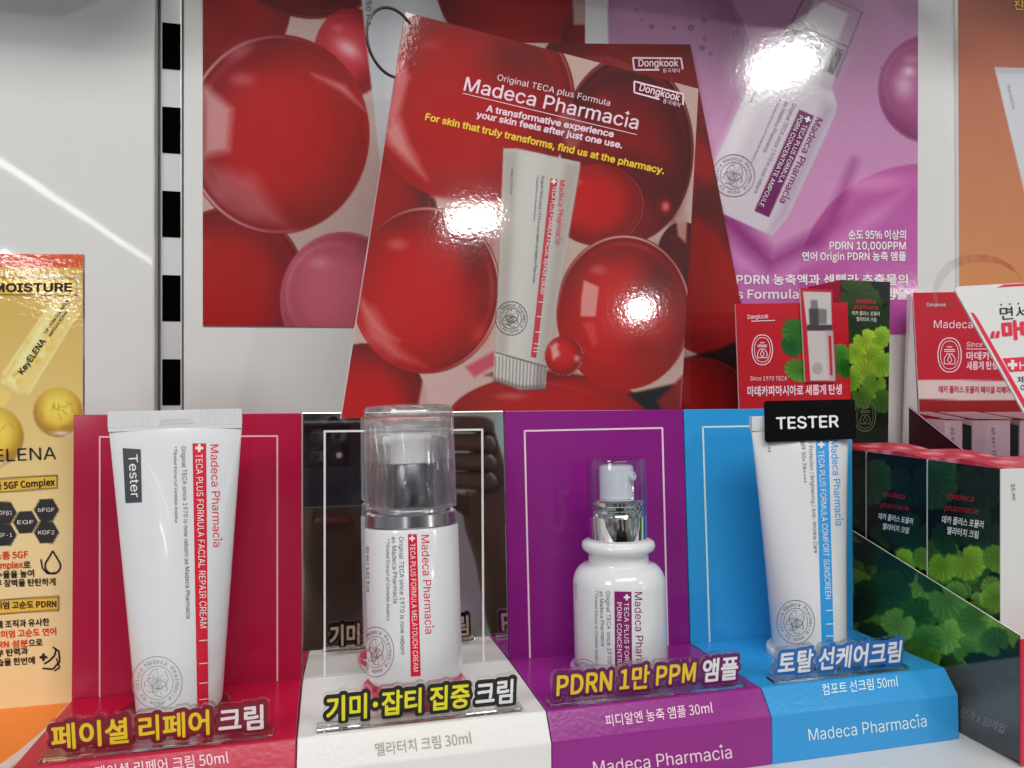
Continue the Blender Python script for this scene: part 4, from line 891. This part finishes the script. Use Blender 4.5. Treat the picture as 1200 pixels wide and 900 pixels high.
mb = MB(); vs = [p_ + Vector((0, 0, .0002)) for p_ in rim_o] + [p_ + Vector((0, 0, .0228)) for p_ in rim_o] + [p_ + Vector((0, 0, .0242)) for p_ in rim_i] + [p_ + Vector((0, 0, .0002)) for p_ in rim_i]
fs = [(r * n + i, r * n + (i + 1) % n, ((r + 1) % 4) * n + (i + 1) % n, ((r + 1) % 4) * n + i) for r in range(4) for i in range(n)]
mb.add(vs, fs).build('rim', mat('pale_rim', rgb(205, 200, 200), .2, metal=.2), ob, bevel=.0008)

# ================================================================== right-hand stock
XT = .3030
def leafy(A, lst, bgc=(10, 16, 14)):
    A.haze = .002; A.gain = 1.5
    for l in lst: A.leaf(*l)
    A.grain(2)
M_box = mat('box_print', (1, 1, 1, 1), .33, spec=.28, attr=True, ripple=.00002, rscale=400)
M_boxw = mat('white_card', (.78, .78, .78, 1), .4, mottle=.05)
M_dark = mat('dark_card', (.008, .011, .010, 1), .4, spec=.2)
A_top = [(176, 40, 62), (220, 110, 130), (205, 70, 90)]
M_floral = bpy.data.materials.new('red_floral_lid'); M_floral.use_nodes = True
n_ = M_floral.node_tree; b_ = n_.nodes['Principled BSDF']; b_.inputs['Roughness'].default_value = .35
t_ = n_.nodes.new('ShaderNodeTexCoord'); v_ = n_.nodes.new('ShaderNodeTexVoronoi'); v_.inputs['Scale'].default_value = 95; v_.inputs['Randomness'].default_value = 1; c_ = n_.nodes.new('ShaderNodeValToRGB')
c_.color_ramp.elements[0].color = rgb(226, 130, 146); c_.color_ramp.elements[1].color = rgb(176, 30, 54); c_.color_ramp.elements[0].position = .12; c_.color_ramp.elements[1].position = .55
n_.links.new(t_.outputs['Object'], v_.inputs['Vector']); n_.links.new(v_.outputs[0], c_.inputs[0]); n_.links.new(c_.outputs[0], b_.inputs['Base Color'])
bxm = xplane_map(.3062)
def zpx(px_, X, z): # pixel row of height z on plane X at column px_
    p_ = on_plane(px_, 450, Vector((X, 0, 0)), Vector((1, 0, 0))); return pix((X, p_.y, z))[1]
edges = [(1172, 1087), (1086, 1015.5), (1014.5, 955)]
blabels = ['leaf printed cream box with a white end, foremost of the row in the tray', 'leaf printed cream box in the middle of the row in the tray', 'leaf printed cream box at the rear of the row, mostly behind the sunscreen tube']
for k, (xr, xl) in enumerate(edges):
    Yn = on_plane(xr, 450, Vector((.3062, 0, 0)), Vector((1, 0, 0))).y; Yf = on_plane(xl, 450, Vector((.3062, 0, 0)), Vector((1, 0, 0))).y; zt = .1345
    t = thing('cream_box', (.33, (Yn + Yf) / 2, .003), blabels[k], 'cream box', 'leaf printed boxes in the tray')
    MB().box(.3066, .352, Yn, Yf - .0003, .003, zt).build('carton', M_boxw, t, bevel=.0004)
    qx = lambda px_, z: (px_, zpx(px_, .3062, z))
    A = Art([qx(xl + .3, zt), qx(xr - .3, zt), qx(xr - .3, .004), qx(xl + .3, .004)], 110, 180, (10, 16, 14))
    w_ = xr - xl; X0 = xl; s_ = w_ / 86.0
    L = [(X0 + .12 * w_, 565, 26 * s_, 33 * s_, .3, (30, 62, 34), .9), (X0 + .55 * w_, 560, 16 * s_, 14 * s_, 2.6, (20, 44, 28), .7), (X0 + .85 * w_, 570, 24 * s_, 40 * s_, .9, (15, 36, 28), .8), (X0 + .8 * w_, 625, 26 * s_, 34 * s_, 2.2, (20, 50, 34), .8), (X0 + .3 * w_, 630, 22 * s_, 20 * s_, 4, (18, 44, 28), .8)]
    A.thicket(X0, X0 + w_, 640, 800, 70, 9 * s_, 17 * s_, 11 + k)
    L += [(X0 + .22 * w_, 664, 17 * s_, 18 * s_, 1.6, (98, 140, 34)), (X0 + .58 * w_, 660, 19 * s_, 22 * s_, .8, (104, 146, 40)), (X0 + .97 * w_, 655, 16 * s_, 19 * s_, 2.0, (80, 124, 36)), (X0 + .95 * w_, 700, 17 * s_, 18 * s_, .2, (86, 130, 38))]
    leafy(A, L); A.build('leaf_face', M_box, t, bxm, skirt=False)
    mb = MB(); N = 8; a = []; b = []
    for i in range(N + 1):
        u = i / N; yy_ = Yn + .0002 + (Yf - Yn - .0006) * u; zz = zt + .0004 + .0022 * math.sin(math.pi * u); a.append(Vector((.3062, yy_, zz))); b.append(Vector((.3522, yy_, zz)))
    a2 = [Vector((.3062, Yf - .0004, zt + .0001)), Vector((.3062, Yn + .0002, zt + .0001))]; b2_ = [Vector((.3522, Yf - .0004, zt + .0001)), Vector((.3522, Yn + .0002, zt + .0001))]
    mb.hexa(a + a2, b + b2_).build('lid', M_floral, t)
    if k < 2:
        c1, c2_ = X0 + .50 * w_, 0
        I = Ink(); I.text('madeca', (X0 + .28 * w_, 584 - k * 3), (X0 + .64 * w_, 588 - k * 3), 7.5 * s_, .03); I.text('pharmacia', (X0 + .24 * w_, 598 - k * 4), (X0 + .70 * w_, 602.5 - k * 4), 7.5 * s_, .03); I.build('lettering', mat('dull_red_ink', rgb(150, 24, 40), .4), t, bxm)
        I = Ink(); I.text('데카 플러스 포뮬러', (X0 + .20 * w_, 612 - k * 4.5), (X0 + .77 * w_, 618.5 - k * 4.5), 7.4 * s_, .04); I.text('멜라터치 크림', (X0 + .27 * w_, 625 - k * 5.5), (X0 + .70 * w_, 630.5 - k * 5.5), 7.4 * s_, .04); I.build('lettering', M_white_ink, t, bxm)
    if k == 0:
        wmx = plane_map((0, Yn, 0), (0, -1, 0)); I = Ink(); I.text('35 ml', (1184, 567), (1186, 586), 4.5); I.build('lettering', M_grey_ink, t, wmx)
# tray
tr = thing('display_tray', (.33, .33, 0), 'dark leaf printed card tray with a slanting white edge and red front, holding boxes', 'display tray')
txm = xplane_map(XT)
def yx(px_): return on_plane(px_, 450, Vector((XT, 0, 0)), Vector((1, 0, 0))).y
A = Art([(940, 585), (1196, 745), (1196, 894), (940, 770)], 200, 170)
A.c[:] = (9, 15, 14); A.haze = .002; A.gain = 1.5; A.thicket(950, 1200, 600, 800, 150, 13, 22, 5)
for l in [(1020, 640, 26, 22, .4, (16, 40, 34), .9), (1050, 660, 30, 24, 1.2, (18, 48, 40), .9), (1100, 672, 26, 26, .3, (24, 62, 40), .9), (1040, 695, 30, 26, 2.6, (26, 66, 36)), (1075, 722, 24, 22, 3.4, (34, 84, 34)), (1112, 704, 23, 25, .9, (70, 122, 52)), (1008, 705, 22, 30, .9, (20, 50, 30)), (1188, 770, 24, 30, 1.5, (20, 48, 34)),
          (1052, 733, 20, 21, 2.2, (96, 144, 60)), (1110, 746, 20, 23, 1.1, (100, 148, 62)), (1140, 728, 18, 19, 2.9, (58, 106, 46)), (1135, 762, 18, 17, .4, (66, 112, 48)), (1165, 752, 17, 18, 4, (44, 88, 44)), (1085, 752, 20, 20, .2, (60, 112, 44)), (1092, 772, 14, 10, 2, (70, 120, 40)), (1020, 750, 24, 20, .5, (22, 54, 30)), (1150, 790, 30, 24, .5, (16, 36, 28))]: A.leaf(*l)
A.poly([(940, 800), (1109, 781), (1200, 769), (1200, 900), (940, 900)], (82, 83, 86), .78, 1.5)
A.poly([(1109, 830), (1200, 800), (1200, 850), (1109, 860)], (120, 120, 122), .35, 20)
A.grain(2)
A.build('side_panel', M_box, tr, txm, thick=.0008, edge=(215, 215, 215))
I = Ink(); I.text('단가 x 10개입', (1125, 838), (1176, 859), 9.5, .05); I.build('lettering', mat('dull_grey_ink', rgb(120, 120, 122), .5), tr, txm)
yn = yx(1196.5)
MB().box(XT - .0007, .362, yn - .0008, yn, .0012, .0585).build('front_panel', mat('red_card', rgb(196, 28, 58), .35), tr)
MB().box(XT + .0009, .362, yn + .0002, .43, .0008, .0022).build('tray_floor', M_dark, tr)
# tall leaf box and the small red standing card behind the sunscreen
lm = plane_map((0, .43, 0), (0, -1, 0))
lb = thing('tall_leaf_box', (.353, .449, 0), 'tall dark green leaf printed box with a red side, behind the small red card', 'carton')
xL, xR = atY(985, 450, .43).x, atY(1042, 450, .43).x; zt = atY(1042, 330, .43).z
MB().box(xL, xR, .4306, .4655, .0005, zt).build('carton', mat('red_carton', rgb(160, 26, 50), .35), lb, bevel=.0005)
A = Art([(985, 328), (1043, 330.5), (1040, 560), (985, 560)], 70, 230); A.c[:] = (16, 20, 14); A.haze = .002; A.gain = 1.55
for l in [(1005, 350, 30, 22, .5, (38, 62, 24), .9), (1030, 372, 22, 20, 2, (28, 52, 26), .9), (1000, 385, 20, 22, 3, (30, 56, 28), .8), (1014, 400, 14, 15, 1, (132, 160, 42)), (1032, 396, 11, 14, .3, (110, 150, 40)), (1002, 415, 12, 14, 2, (120, 160, 36)), (1022, 418, 15, 15, .5, (112, 144, 40)), (1034, 428, 14, 18, 1.2, (100, 146, 36)), (1012, 436, 16, 15, 4, (118, 150, 40)), (998, 445, 12, 14, .2, (96, 136, 30)), (1024, 452, 15, 14, 2, (84, 124, 34)), (1010, 466, 14, 12, 1, (60, 96, 30)), (1034, 470, 14, 14, .5, (48, 84, 28))]: A.leaf(*l)
A.build('leaf_face', M_box, lb, lm, skirt=False, off=.0002)
I = Ink(); I.text('madeca', (1003, 355), (1025, 356), 5); I.text('pharmacia', (1000, 362), (1028, 363), 5); I.build('lettering', M_red_ink, lb, lm, .0006)
I = Ink(); I.text('데카 플러스 포뮬러', (998, 369), (1030, 370), 4.2); I.text('멜라터치 크림', (1003, 376), (1026, 377), 4.2); I.build('lettering', M_white_ink, lb, lm, .0006)
def emblem(I, x, y, s_):
    pts = [(x + 13 * s_ * math.copysign(abs(math.cos(a)) ** .8, math.cos(a)), y + 19 * s_ * math.sin(a)) for a in np.linspace(0, 2 * math.pi, 40)]; I.path(pts, 1.0 * s_ + .2); I.path([(x + (px_ - x) * .78, y + (py_ - y) * .82) for px_, py_ in pts], .8)
    for yy_, w_ in ((-9, 3), (-6, 6), (-4, 6), (-1, 3.5)): I.line((x - w_ * s_, y + yy_ * s_), (x + w_ * s_, y + yy_ * s_), 1.1 * s_)
    I.path([(x - 3 * s_, y - s_), (x - 6 * s_, y + 4 * s_), (x - 6 * s_, y + 10 * s_), (x + 6 * s_, y + 10 * s_), (x + 6 * s_, y + 4 * s_), (x + 3 * s_, y - s_)], 1.0); I.path([(x, y), (x - 2.5 * s_, y + 6 * s_), (x, y + 9 * s_), (x + 2.5 * s_, y + 6 * s_)], .9, True)
I = Ink(); emblem(I, 1013, 487, .95); I.build('lettering', mat('dim_print', rgb(84, 88, 70), .4), lb, lm, .0006)
cm_ = plane_map((0, .418, 0), (0, -1, .05))
sc_ = thing('small_red_card', cm_(935, 470), 'small red standing card with a cut out pump bottle and green leaves, behind the sunscreen', 'standing card')
A = Art([(862, 356), (993, 354.5), (999, 520), (868, 520)], 150, 160, (192, 26, 50))
A.poly([(862, 356), (1000, 354), (1000, 366), (862, 370)], (204, 40, 60), .7, 12)
for l in [(934, 392, 16, 20, 2.5, (64, 128, 52)), (928, 405, 14, 12, 1, (44, 104, 44)), (936, 434, 17, 13, 3.4, (84, 140, 50)), (984, 416, 12, 13, .4, (84, 146, 60)), (986, 432, 12, 14, 5, (50, 112, 44))]: A.leaf(*l)
A.poly([(862, 452), (999, 452), (999, 453), (862, 453)], (220, 120, 130), .4, 1)
sp_ = A.build('card_panel', M_card, sc_, cm_, thick=.0012, edge=(225, 180, 185))
A = Art([(936, 338), (974, 340), (978, 448), (942, 448)], 50, 130, (196, 36, 56))
A.poly([(939, 342), (972, 343), (973, 384), (944, 384)], (205, 200, 200), 1, 1.5); A.poly([(948, 352), (956, 352), (957, 362), (967, 363), (967, 380), (949, 380)], (120, 116, 118), .9, 2); A.poly([(946, 362), (957, 362), (958, 383), (947, 383)], (72, 70, 74), .9, 2); A.poly([(944, 381), (973, 381), (974, 388), (944, 388)], (70, 68, 72), 1, 1)
A.poly([(944, 388), (974, 388), (977, 446), (948, 446)], (206, 200, 200), 1, 1); A.poly([(966, 388), (974, 388), (977, 446), (970, 446)], (176, 164, 166), .8, 5); A.poly([(969, 394), (972, 394), (974, 440), (971, 440)], (190, 30, 60), 1, 1); A.ell(956, 432, 6, 7, (170, 164, 164), .8)
A.build('bottle_cutout', M_card, sc_, cm_, thick=.0012, off=.0016, edge=(225, 200, 200))
I = Ink(); I.text('Dongkook', (876, 374), (900, 373), 5, .04); I.line((880, 376.5), (908, 375.5), 1); emblem(I, 893, 410, .92); I.text('Since 1970 TECA', (879, 446), (922, 446), 5, .02); I.text('마데카파마시아로 새롭게 탄생', (876, 463.5), (986, 461), 9.5, .055); I.build('lettering', M_pink_ink, sp_, cm_, .0003)

# red A-frame card with boxes in its tray
am = plane_map((0, .443, 0), (0, -1, .03)); ac = thing('red_sign_card', (.45, .45, .002), 'large red folded card with white band standing behind the slanted white card', 'standing card')
A = Art([(1070, 343), (1262, 340), (1262, 560), (1082, 560)], 100, 110, (198, 30, 58)); A.poly([(1060, 445), (1270, 447), (1270, 470), (1060, 468)], (228, 205, 205), 1, 1); A.poly([(1060, 468), (1270, 470), (1270, 560), (1060, 560)], (160, 20, 44), 1, 1)
A.poly([(1083, 352), (1120, 352), (1120, 362), (1083, 362)], (170, 60, 66), .8, 2)
ap = A.build('front_panel', M_card, ac, am, thick=.0008, edge=(230, 210, 212))
MB().poly([am(1069.5, 343.5, -.001), am(1081, 560, -.001), Vector((am(1081, 560).x - .004, .4625, am(1081, 560).z)), Vector((am(1069.5, 343.5).x + .001, .4565, am(1069.5, 343.5).z))]).build('side_fold', M_boxw, ac)
I = Ink(); I.text('Dongkook', (1086, 359), (1108, 359), 4, .03); I.brand((1094, 384.5), (1206, 385), 9.2, .02); emblem(I, 1112.5, 416, 1.05); I.text('Since 1970', (1132, 406.5), (1172, 406), 5.5, .02, .15); I.line((1132, 409), (1200, 409), .9); I.text('마데카파마시아로', (1132.5, 421), (1206, 421), 7.8, .05); I.text('새롭게 탄생', (1132.5, 432.5), (1168, 432), 7.8, .05); I.build('lettering', M_pink_ink, ap, am)
I = Ink(); I.text('데카 플러스 포뮬러 페이셜 리페어 크림', (1100, 459.5), (1196, 460.5), 6.6, .05); I.build('lettering', mat('dull_crimson_ink', rgb(176, 40, 60), .4), ap, am)
tr2 = thing('card_tray', (.45, .42, 0), 'dark card tray with slanting side holding upright boxes under the large red card', 'display tray')
def x40(px_, py_): return on_plane(px_, py_, Vector((.400, 0, 0)), Vector((1, 0, 0)))
p_ = [x40(1065, 476), x40(1130, 528)]; mb = MB(); mb.slab([p_[0], p_[1], Vector((.400, p_[1].y, .001)), Vector((.400, p_[0].y, .001))], (1, 0, 0), .0008); mb.build('side_panel', mat('maroon_dark_card', rgb(52, 18, 26), .35), tr2)
I = Ink(); I.line((1065, 476), (1130, 528), 1.4); I.build('cut_edge', M_pink_ink, tr2, xplane_map(.3998), .0003)
MB().box(.401, .50, p_[1].y, p_[1].y + .0008, .001, .125).build('front_panel', M_dark, tr2)
fl = ['small pale pink end carton under the red card, half behind the slanting tray side', 'small pale pink end carton in the middle of the tray under the red card', 'small pale pink end carton at the frame edge below the slanted white card']
for k, (pxa, pxb) in enumerate(((1101, 1128), (1140, 1184), (1195, 1240))):
    xa_, xb_ = max(atY(pxa, 490, .412).x, .4012), atY(pxb, 490, .412).x; zt = atY((pxa + pxb) / 2, 492, .412).z
    t = thing('small_carton', ((xa_ + xb_) / 2, .425, .001), fl[k], 'carton', 'small cartons under the red card')
    MB().box(xa_, xb_, .412, .4405, .001, zt).build('carton', mat('pink_carton', rgb(196, 160, 172), .4), t, bevel=.0004)
    MB().hexa([(xa_ - .0090, .4128, zt - .002), (xa_ - .0090, .4398, zt - .002), (xa_ - .0090, .4398, .002), (xa_ - .0090, .4128, .002)], [(xa_ - .0004, .4128, zt - .004), (xa_ - .0004, .4398, zt - .004), (xa_ - .0004, .4398, .002), (xa_ - .0004, .4128, .002)]).build('gap_shade', M_dark, t) if k else None  # solid dark block stands in for the shaded gap beside the carton
    MB().hexa([(xa_ - .0005, .4105, zt + .0008), (xb_, .4105, zt + .0004), (xb_, .4405, zt + .004), (xa_ - .0005, .4405, zt + .004)], [(xa_ - .0005, .4105, zt + .0012), (xb_, .4105, zt + .0009), (xb_, .4405, zt + .0045), (xa_ - .0005, .4405, zt + .0045)]).build('top_flap', mat('carton_flap', rgb(176, 150, 158), .3), t)
    kx = (pxa + pxb) / 2 - 1; I = Ink(); I.text('60 ml / 100', (kx, 501), (kx + 2, 540), 4.2); I.build('lettering', M_grey_ink, t, plane_map((0, .412, 0), (0, -1, 0)), .0006)

# slanted white card on its clear arm
sm_ = plane_map(atY(1150, 400, .365), (-.12, -1, .12)); sw = thing('slanted_card', sm_(1180, 400), 'white slanted promotion card with red edge and red Korean headline on a clear arm', 'promotion card')
q = [(1119, 340), (1121, 336.5), (1125, 335.5), (1290, 326), (1320, 480), (1206, 490), (1203, 489)]
wp = MB().slab([sm_(*k, 0) for k in q], -sm_.n, .0012).build('card_panel', mat('white_gloss_card', (.80, .80, .80, 1), .18, ripple=.00006, rscale=350), sw, bevel=.0002)
I = Ink(); I.poly([(1137, 366), (1206, 489.5), (1212, 489), (1146, 374), (1141, 367)]); I.poly([(1168, 337), (1176, 333.5), (1260, 328.5), (1260, 332), (1190, 335.5), (1182, 336)]); I.quad((1174.5, 420), (1260, 414), (1262, 431), (1183, 436)); I.build('red_edge', M_crimson, wp, sm_, .0002)
I = Ink(); I.text('\u201c', (1161, 408), (1171, 407.5), 19, .05); I.text('마데카', (1175.5, 396.5), (1238, 392), 17, .10); I.build('lettering', M_crimson, wp, sm_, .0003)
I = Ink(); I.text('면세점', (1172, 374), (1226, 370), 12.5, .03); I.disc(1173, 357, 1); I.disc(1183, 356.4, 1); I.disc(1193, 355.8, 1); I.text('제주에서', (1192, 449), (1232, 446), 7, .03); I.text('이제 바로', (1196, 458.5), (1236, 455), 7, .03); I.build('lettering', M_black, wp, sm_, .0003)
I = Ink(); I.plus(1186, 427.5, 5.6); I.text('HERITAGE', (1194.5, 433), (1262, 428), 9, .03); I.build('lettering', M_white_ink, wp, sm_, .0004)
arm = MB(); pts = [(1092, 350), (1092, 334), (1098, 320), (1110, 307), (1126, 300), (1146, 298), (1166, 301), (1184, 311), (1196, 328), (1202, 346)]
a_ = [atY(x, y, .44 - .066 * i / 9) for i, (x, y) in enumerate(pts)]; vs = []; 
for p_ in a_: vs += [p_ + Vector((0, -.001, 0)), p_ + Vector((.009, .004, -.004))]
arm.add(vs, [(2 * i, 2 * i + 1, 2 * i + 3, 2 * i + 2) for i in range(9)], 0, True).build('clear_arm', film('arm_film', (.86, .85, .85)), sw)

# ================================================================== the photographer, seen in the mirror panel
def skin(name, nodes, edges, m, parent, sub=2):
    """nodes: (x, y, z, radius); one continuous surface grown along the edges"""
    me = bpy.data.meshes.new(name); me.from_pydata([n_[:3] for n_ in nodes], edges, [])
    o = bpy.data.objects.new(name, me); COL.objects.link(o)
    md = o.modifiers.new('skin', 'SKIN'); md.use_smooth_shade = True
    for i, n_ in enumerate(nodes):
        r = n_[3]; me.skin_vertices[0].data[i].radius = r if isinstance(r, tuple) else (r, r)
    me.skin_vertices[0].data[0].use_root = True
    o.modifiers.new('sub', 'SUBSURF').levels = sub; o.modifiers['sub'].render_levels = sub
    dg = bpy.context.evaluated_depsgraph_get(); m2 = bpy.data.meshes.new_from_object(o.evaluated_get(dg)); bpy.data.objects.remove(o); bpy.data.meshes.remove(me)
    for p_ in m2.polygons: p_.use_smooth = True
    m2.materials.clear(); return link(name, m2, m, parent)
ph = thing('phone', (.035, -.007, CAMZ - .027), 'dark blue phone with a square camera block held sideways, reflected in the mirror panel', 'phone')
M_ph = mat('phone_blue', (.016, .022, .040, 1), .25, coat=.4); M_ed = mat('phone_edge', (.55, .50, .44, 1), .2, metal=1)
MB().box(-.047, .117, -.0112, -.0045, CAMZ - .071, CAMZ + .016).build('frame', M_ed, ph, bevel=.0024, bseg=3)
MB().box(-.0455, .1155, -.0050, -.0040, CAMZ - .0695, CAMZ + .0145).build('back_glass', M_ph, ph, bevel=.0004)
cbk = MB().box(-.0345, .0095, -.0041, -.0024, CAMZ - .0300, CAMZ + .0105).build('camera_block', mat('camera_block', (.008, .009, .012, 1), .12), ph, bevel=.0008)
for lx, lz in ((0, 0), (-.0205, 0), (-.0205, -.0195)):
    Ml = Matrix.Translation((lx, -.0024, CAMZ + lz)) @ Matrix.Rotation(R_(-90), 4, 'X')
    MB().lathe([(.0082, 0), (.0082, .0012), (.0066, .0012), (.0062, .0006), (0, .0005)], Ml, 32).build('lens', mat('lens_glass', (.02, .006, .010, 1), .05, coat=1), cbk)
MB().lathe([(.0028, 0), (.0028, .0004), (0, .0005)], Matrix.Translation((.0, -.0024, CAMZ - .019)) @ Matrix.Rotation(R_(-90), 4, 'X'), 20).build('flash', M_white_ink, cbk)
pe = thing('person', (.02, -.40, -1.45), 'person in a black jacket holding up a phone, reflected in the mirror panel', 'person')
M_skin = mat('skin', (.15, .083, .062, 1), .5, mottle=.2); M_jk = mat('black_jacket', (.012, .012, .014, 1), .7); M_hair = mat('black_hair', (.012, .010, .009, 1), .4)  # skin colour darkened to stand in for the shade of a backlit figure
N = [(.0, -.42, -.50, (.14, .10)), (.0, -.42, -.28, (.15, .10)), (.0, -.41, -.14, (.09, .08)), (.0, -.40, -.045, (.052, .055)), (-.004, -.385, .015, (.05, .058)), (-.006, -.372, .075, (.066, .078)), (-.008, -.375, .135, (.074, .088)), (-.008, -.385, .190, (.073, .088)), (-.008, -.39, .238, (.050, .062)),
     (-.008, -.292, .112, (.013, .012)), (-.012, -.300, .150, (.010, .010)),
     (.165, -.42, -.155, .055), (.245, -.33, -.36, .044), (.215, -.13, -.22, .034), (.178, -.062, -.105, (.026, .022)), (.160, -.045, -.055, (.030, .018)), (.156, -.040, -.010, (.028, .016)),
     (-.165, -.42, -.155, .055), (-.235, -.38, -.42, .044), (-.215, -.30, -.66, .034), (-.21, -.27, -.75, (.030, .018)),
     (.085, -.42, -.62, .095), (.09, -.42, -1.0, .06), (.09, -.43, -1.38, .042), (.09, -.34, -1.425, (.035, .025)), (-.085, -.42, -.62, .095), (-.09, -.42, -1.0, .06), (-.09, -.43, -1.38, .042), (-.09, -.34, -1.425, (.035, .025))]
E_ = [(0, 1), (1, 2), (2, 3), (3, 4), (4, 5), (5, 6), (6, 7), (7, 8), (5, 9), (9, 10), (2, 11), (11, 12), (12, 13), (13, 14), (14, 15), (15, 16), (2, 17), (17, 18), (18, 19), (19, 20), (0, 21), (21, 22), (22, 23), (23, 24), (0, 25), (25, 26), (26, 27), (27, 28)]
def chain(root, pts):
    k = root
    for p_ in pts: N.append(p_); E_.append((k, len(N) - 1)); k = len(N) - 1
for i, (dz, L) in enumerate(((.014, .9), (-.007, 1.0), (-.028, .96), (-.047, .8))):      # four fingers round the end of the phone
    z = CAMZ - .175 + dz + .168 - .018 * 0; z = CAMZ + dz - .012
    pass
for i, (dz, L) in enumerate(((.010, .92), (-.010, 1.0), (-.030, .95), (-.049, .80))):
    z = CAMZ + dz; chain(16 if i < 2 else 15, [(.155, -.030, z - .002, .0108), (.153, -.008, z, .0108), (.143 - .006 * L, .0035, z + .001, .0104), (.112 - .014 * L, .0030, z + .002, .0092)])
chain(15, [(.138, -.046, CAMZ - .075, .0115), (.118, -.034, CAMZ - .068, .0100), (.096, -.020, CAMZ - .058, .0088)])
for k in (14, 15, 16):
    x, y, z, r = N[k]; N[k] = (x, y, z + {14: .105 - .02, 15: .150, 16: .165}[k], r)
N[13] = (.225, -.13, -.10, .034)
bdy = skin('body', N, E_, M_skin, pe)
Nj = [(.0, -.42, -.62, (.175, .125)), (.0, -.42, -.40, (.172, .122)), (.0, -.42, -.22, (.165, .105)), (.0, -.405, -.075, (.085, .082)), (.168, -.42, -.165, .070), (.247, -.33, -.36, .060), (.226, -.13, -.105, .047), (.210, -.10, -.03, .042), (-.168, -.42, -.165, .070), (-.237, -.38, -.42, .058), (-.217, -.30, -.65, .044)]
skin('jacket', Nj, [(0, 1), (1, 2), (2, 3), (2, 4), (4, 5), (5, 6), (6, 7), (2, 8), (8, 9), (9, 10)], M_jk, pe)
hb_ = MB(); vs = []; fs = []; n1, n2 = 20, 32
for i in range(n1 + 1):
    for j in range(n2):
        th, a = math.pi * i / n1, 2 * math.pi * j / n2; x, y, z = math.sin(th) * math.cos(a), math.sin(th) * math.sin(a), math.cos(th)
        k = 1 + .03 * math.sin(9 * a) * math.sin(th); yy_ = -.398 + .098 * y * k; zz = .175 + .105 * z * k
        if y > 0: lim = .205 + .02 * math.sin(5 * a); zz = max(zz, lim - .02 * (1 - y)); 
        vs.append((-.008 + .085 * x * k, yy_ - (.012 if zz < .16 else 0), zz))
for i in range(n1):
    for j in range(n2): q = (j + 1) % n2; fs.append((i * n2 + j, i * n2 + q, (i + 1) * n2 + q, (i + 1) * n2 + j))
hb_.add(vs, fs, 0, True).build('hair', M_hair, pe)
def blob(name, c, r, m, par):
    MB().lathe([(math.sin(math.pi * i / 10), -math.cos(math.pi * i / 10)) for i in range(11)], Matrix.Translation(c) @ Matrix.Diagonal((r[0], r[1], r[2], 1)), 20).build(name, m, par)
blob('mouth', (-.008, -.296, .079), (.024, .006, .008), mat('lips', (.20, .05, .05, 1), .35), pe)
for sx in (-1, 1): blob('eye', (-.008 + sx * .032, -.303, .160), (.013, .006, .006), mat('eye_dark', (.05, .035, .03, 1), .2), pe)
for sx in (-1, 1): blob('ear', (-.008 + sx * .077, -.388, .135), (.010, .018, .030), M_skin, pe)
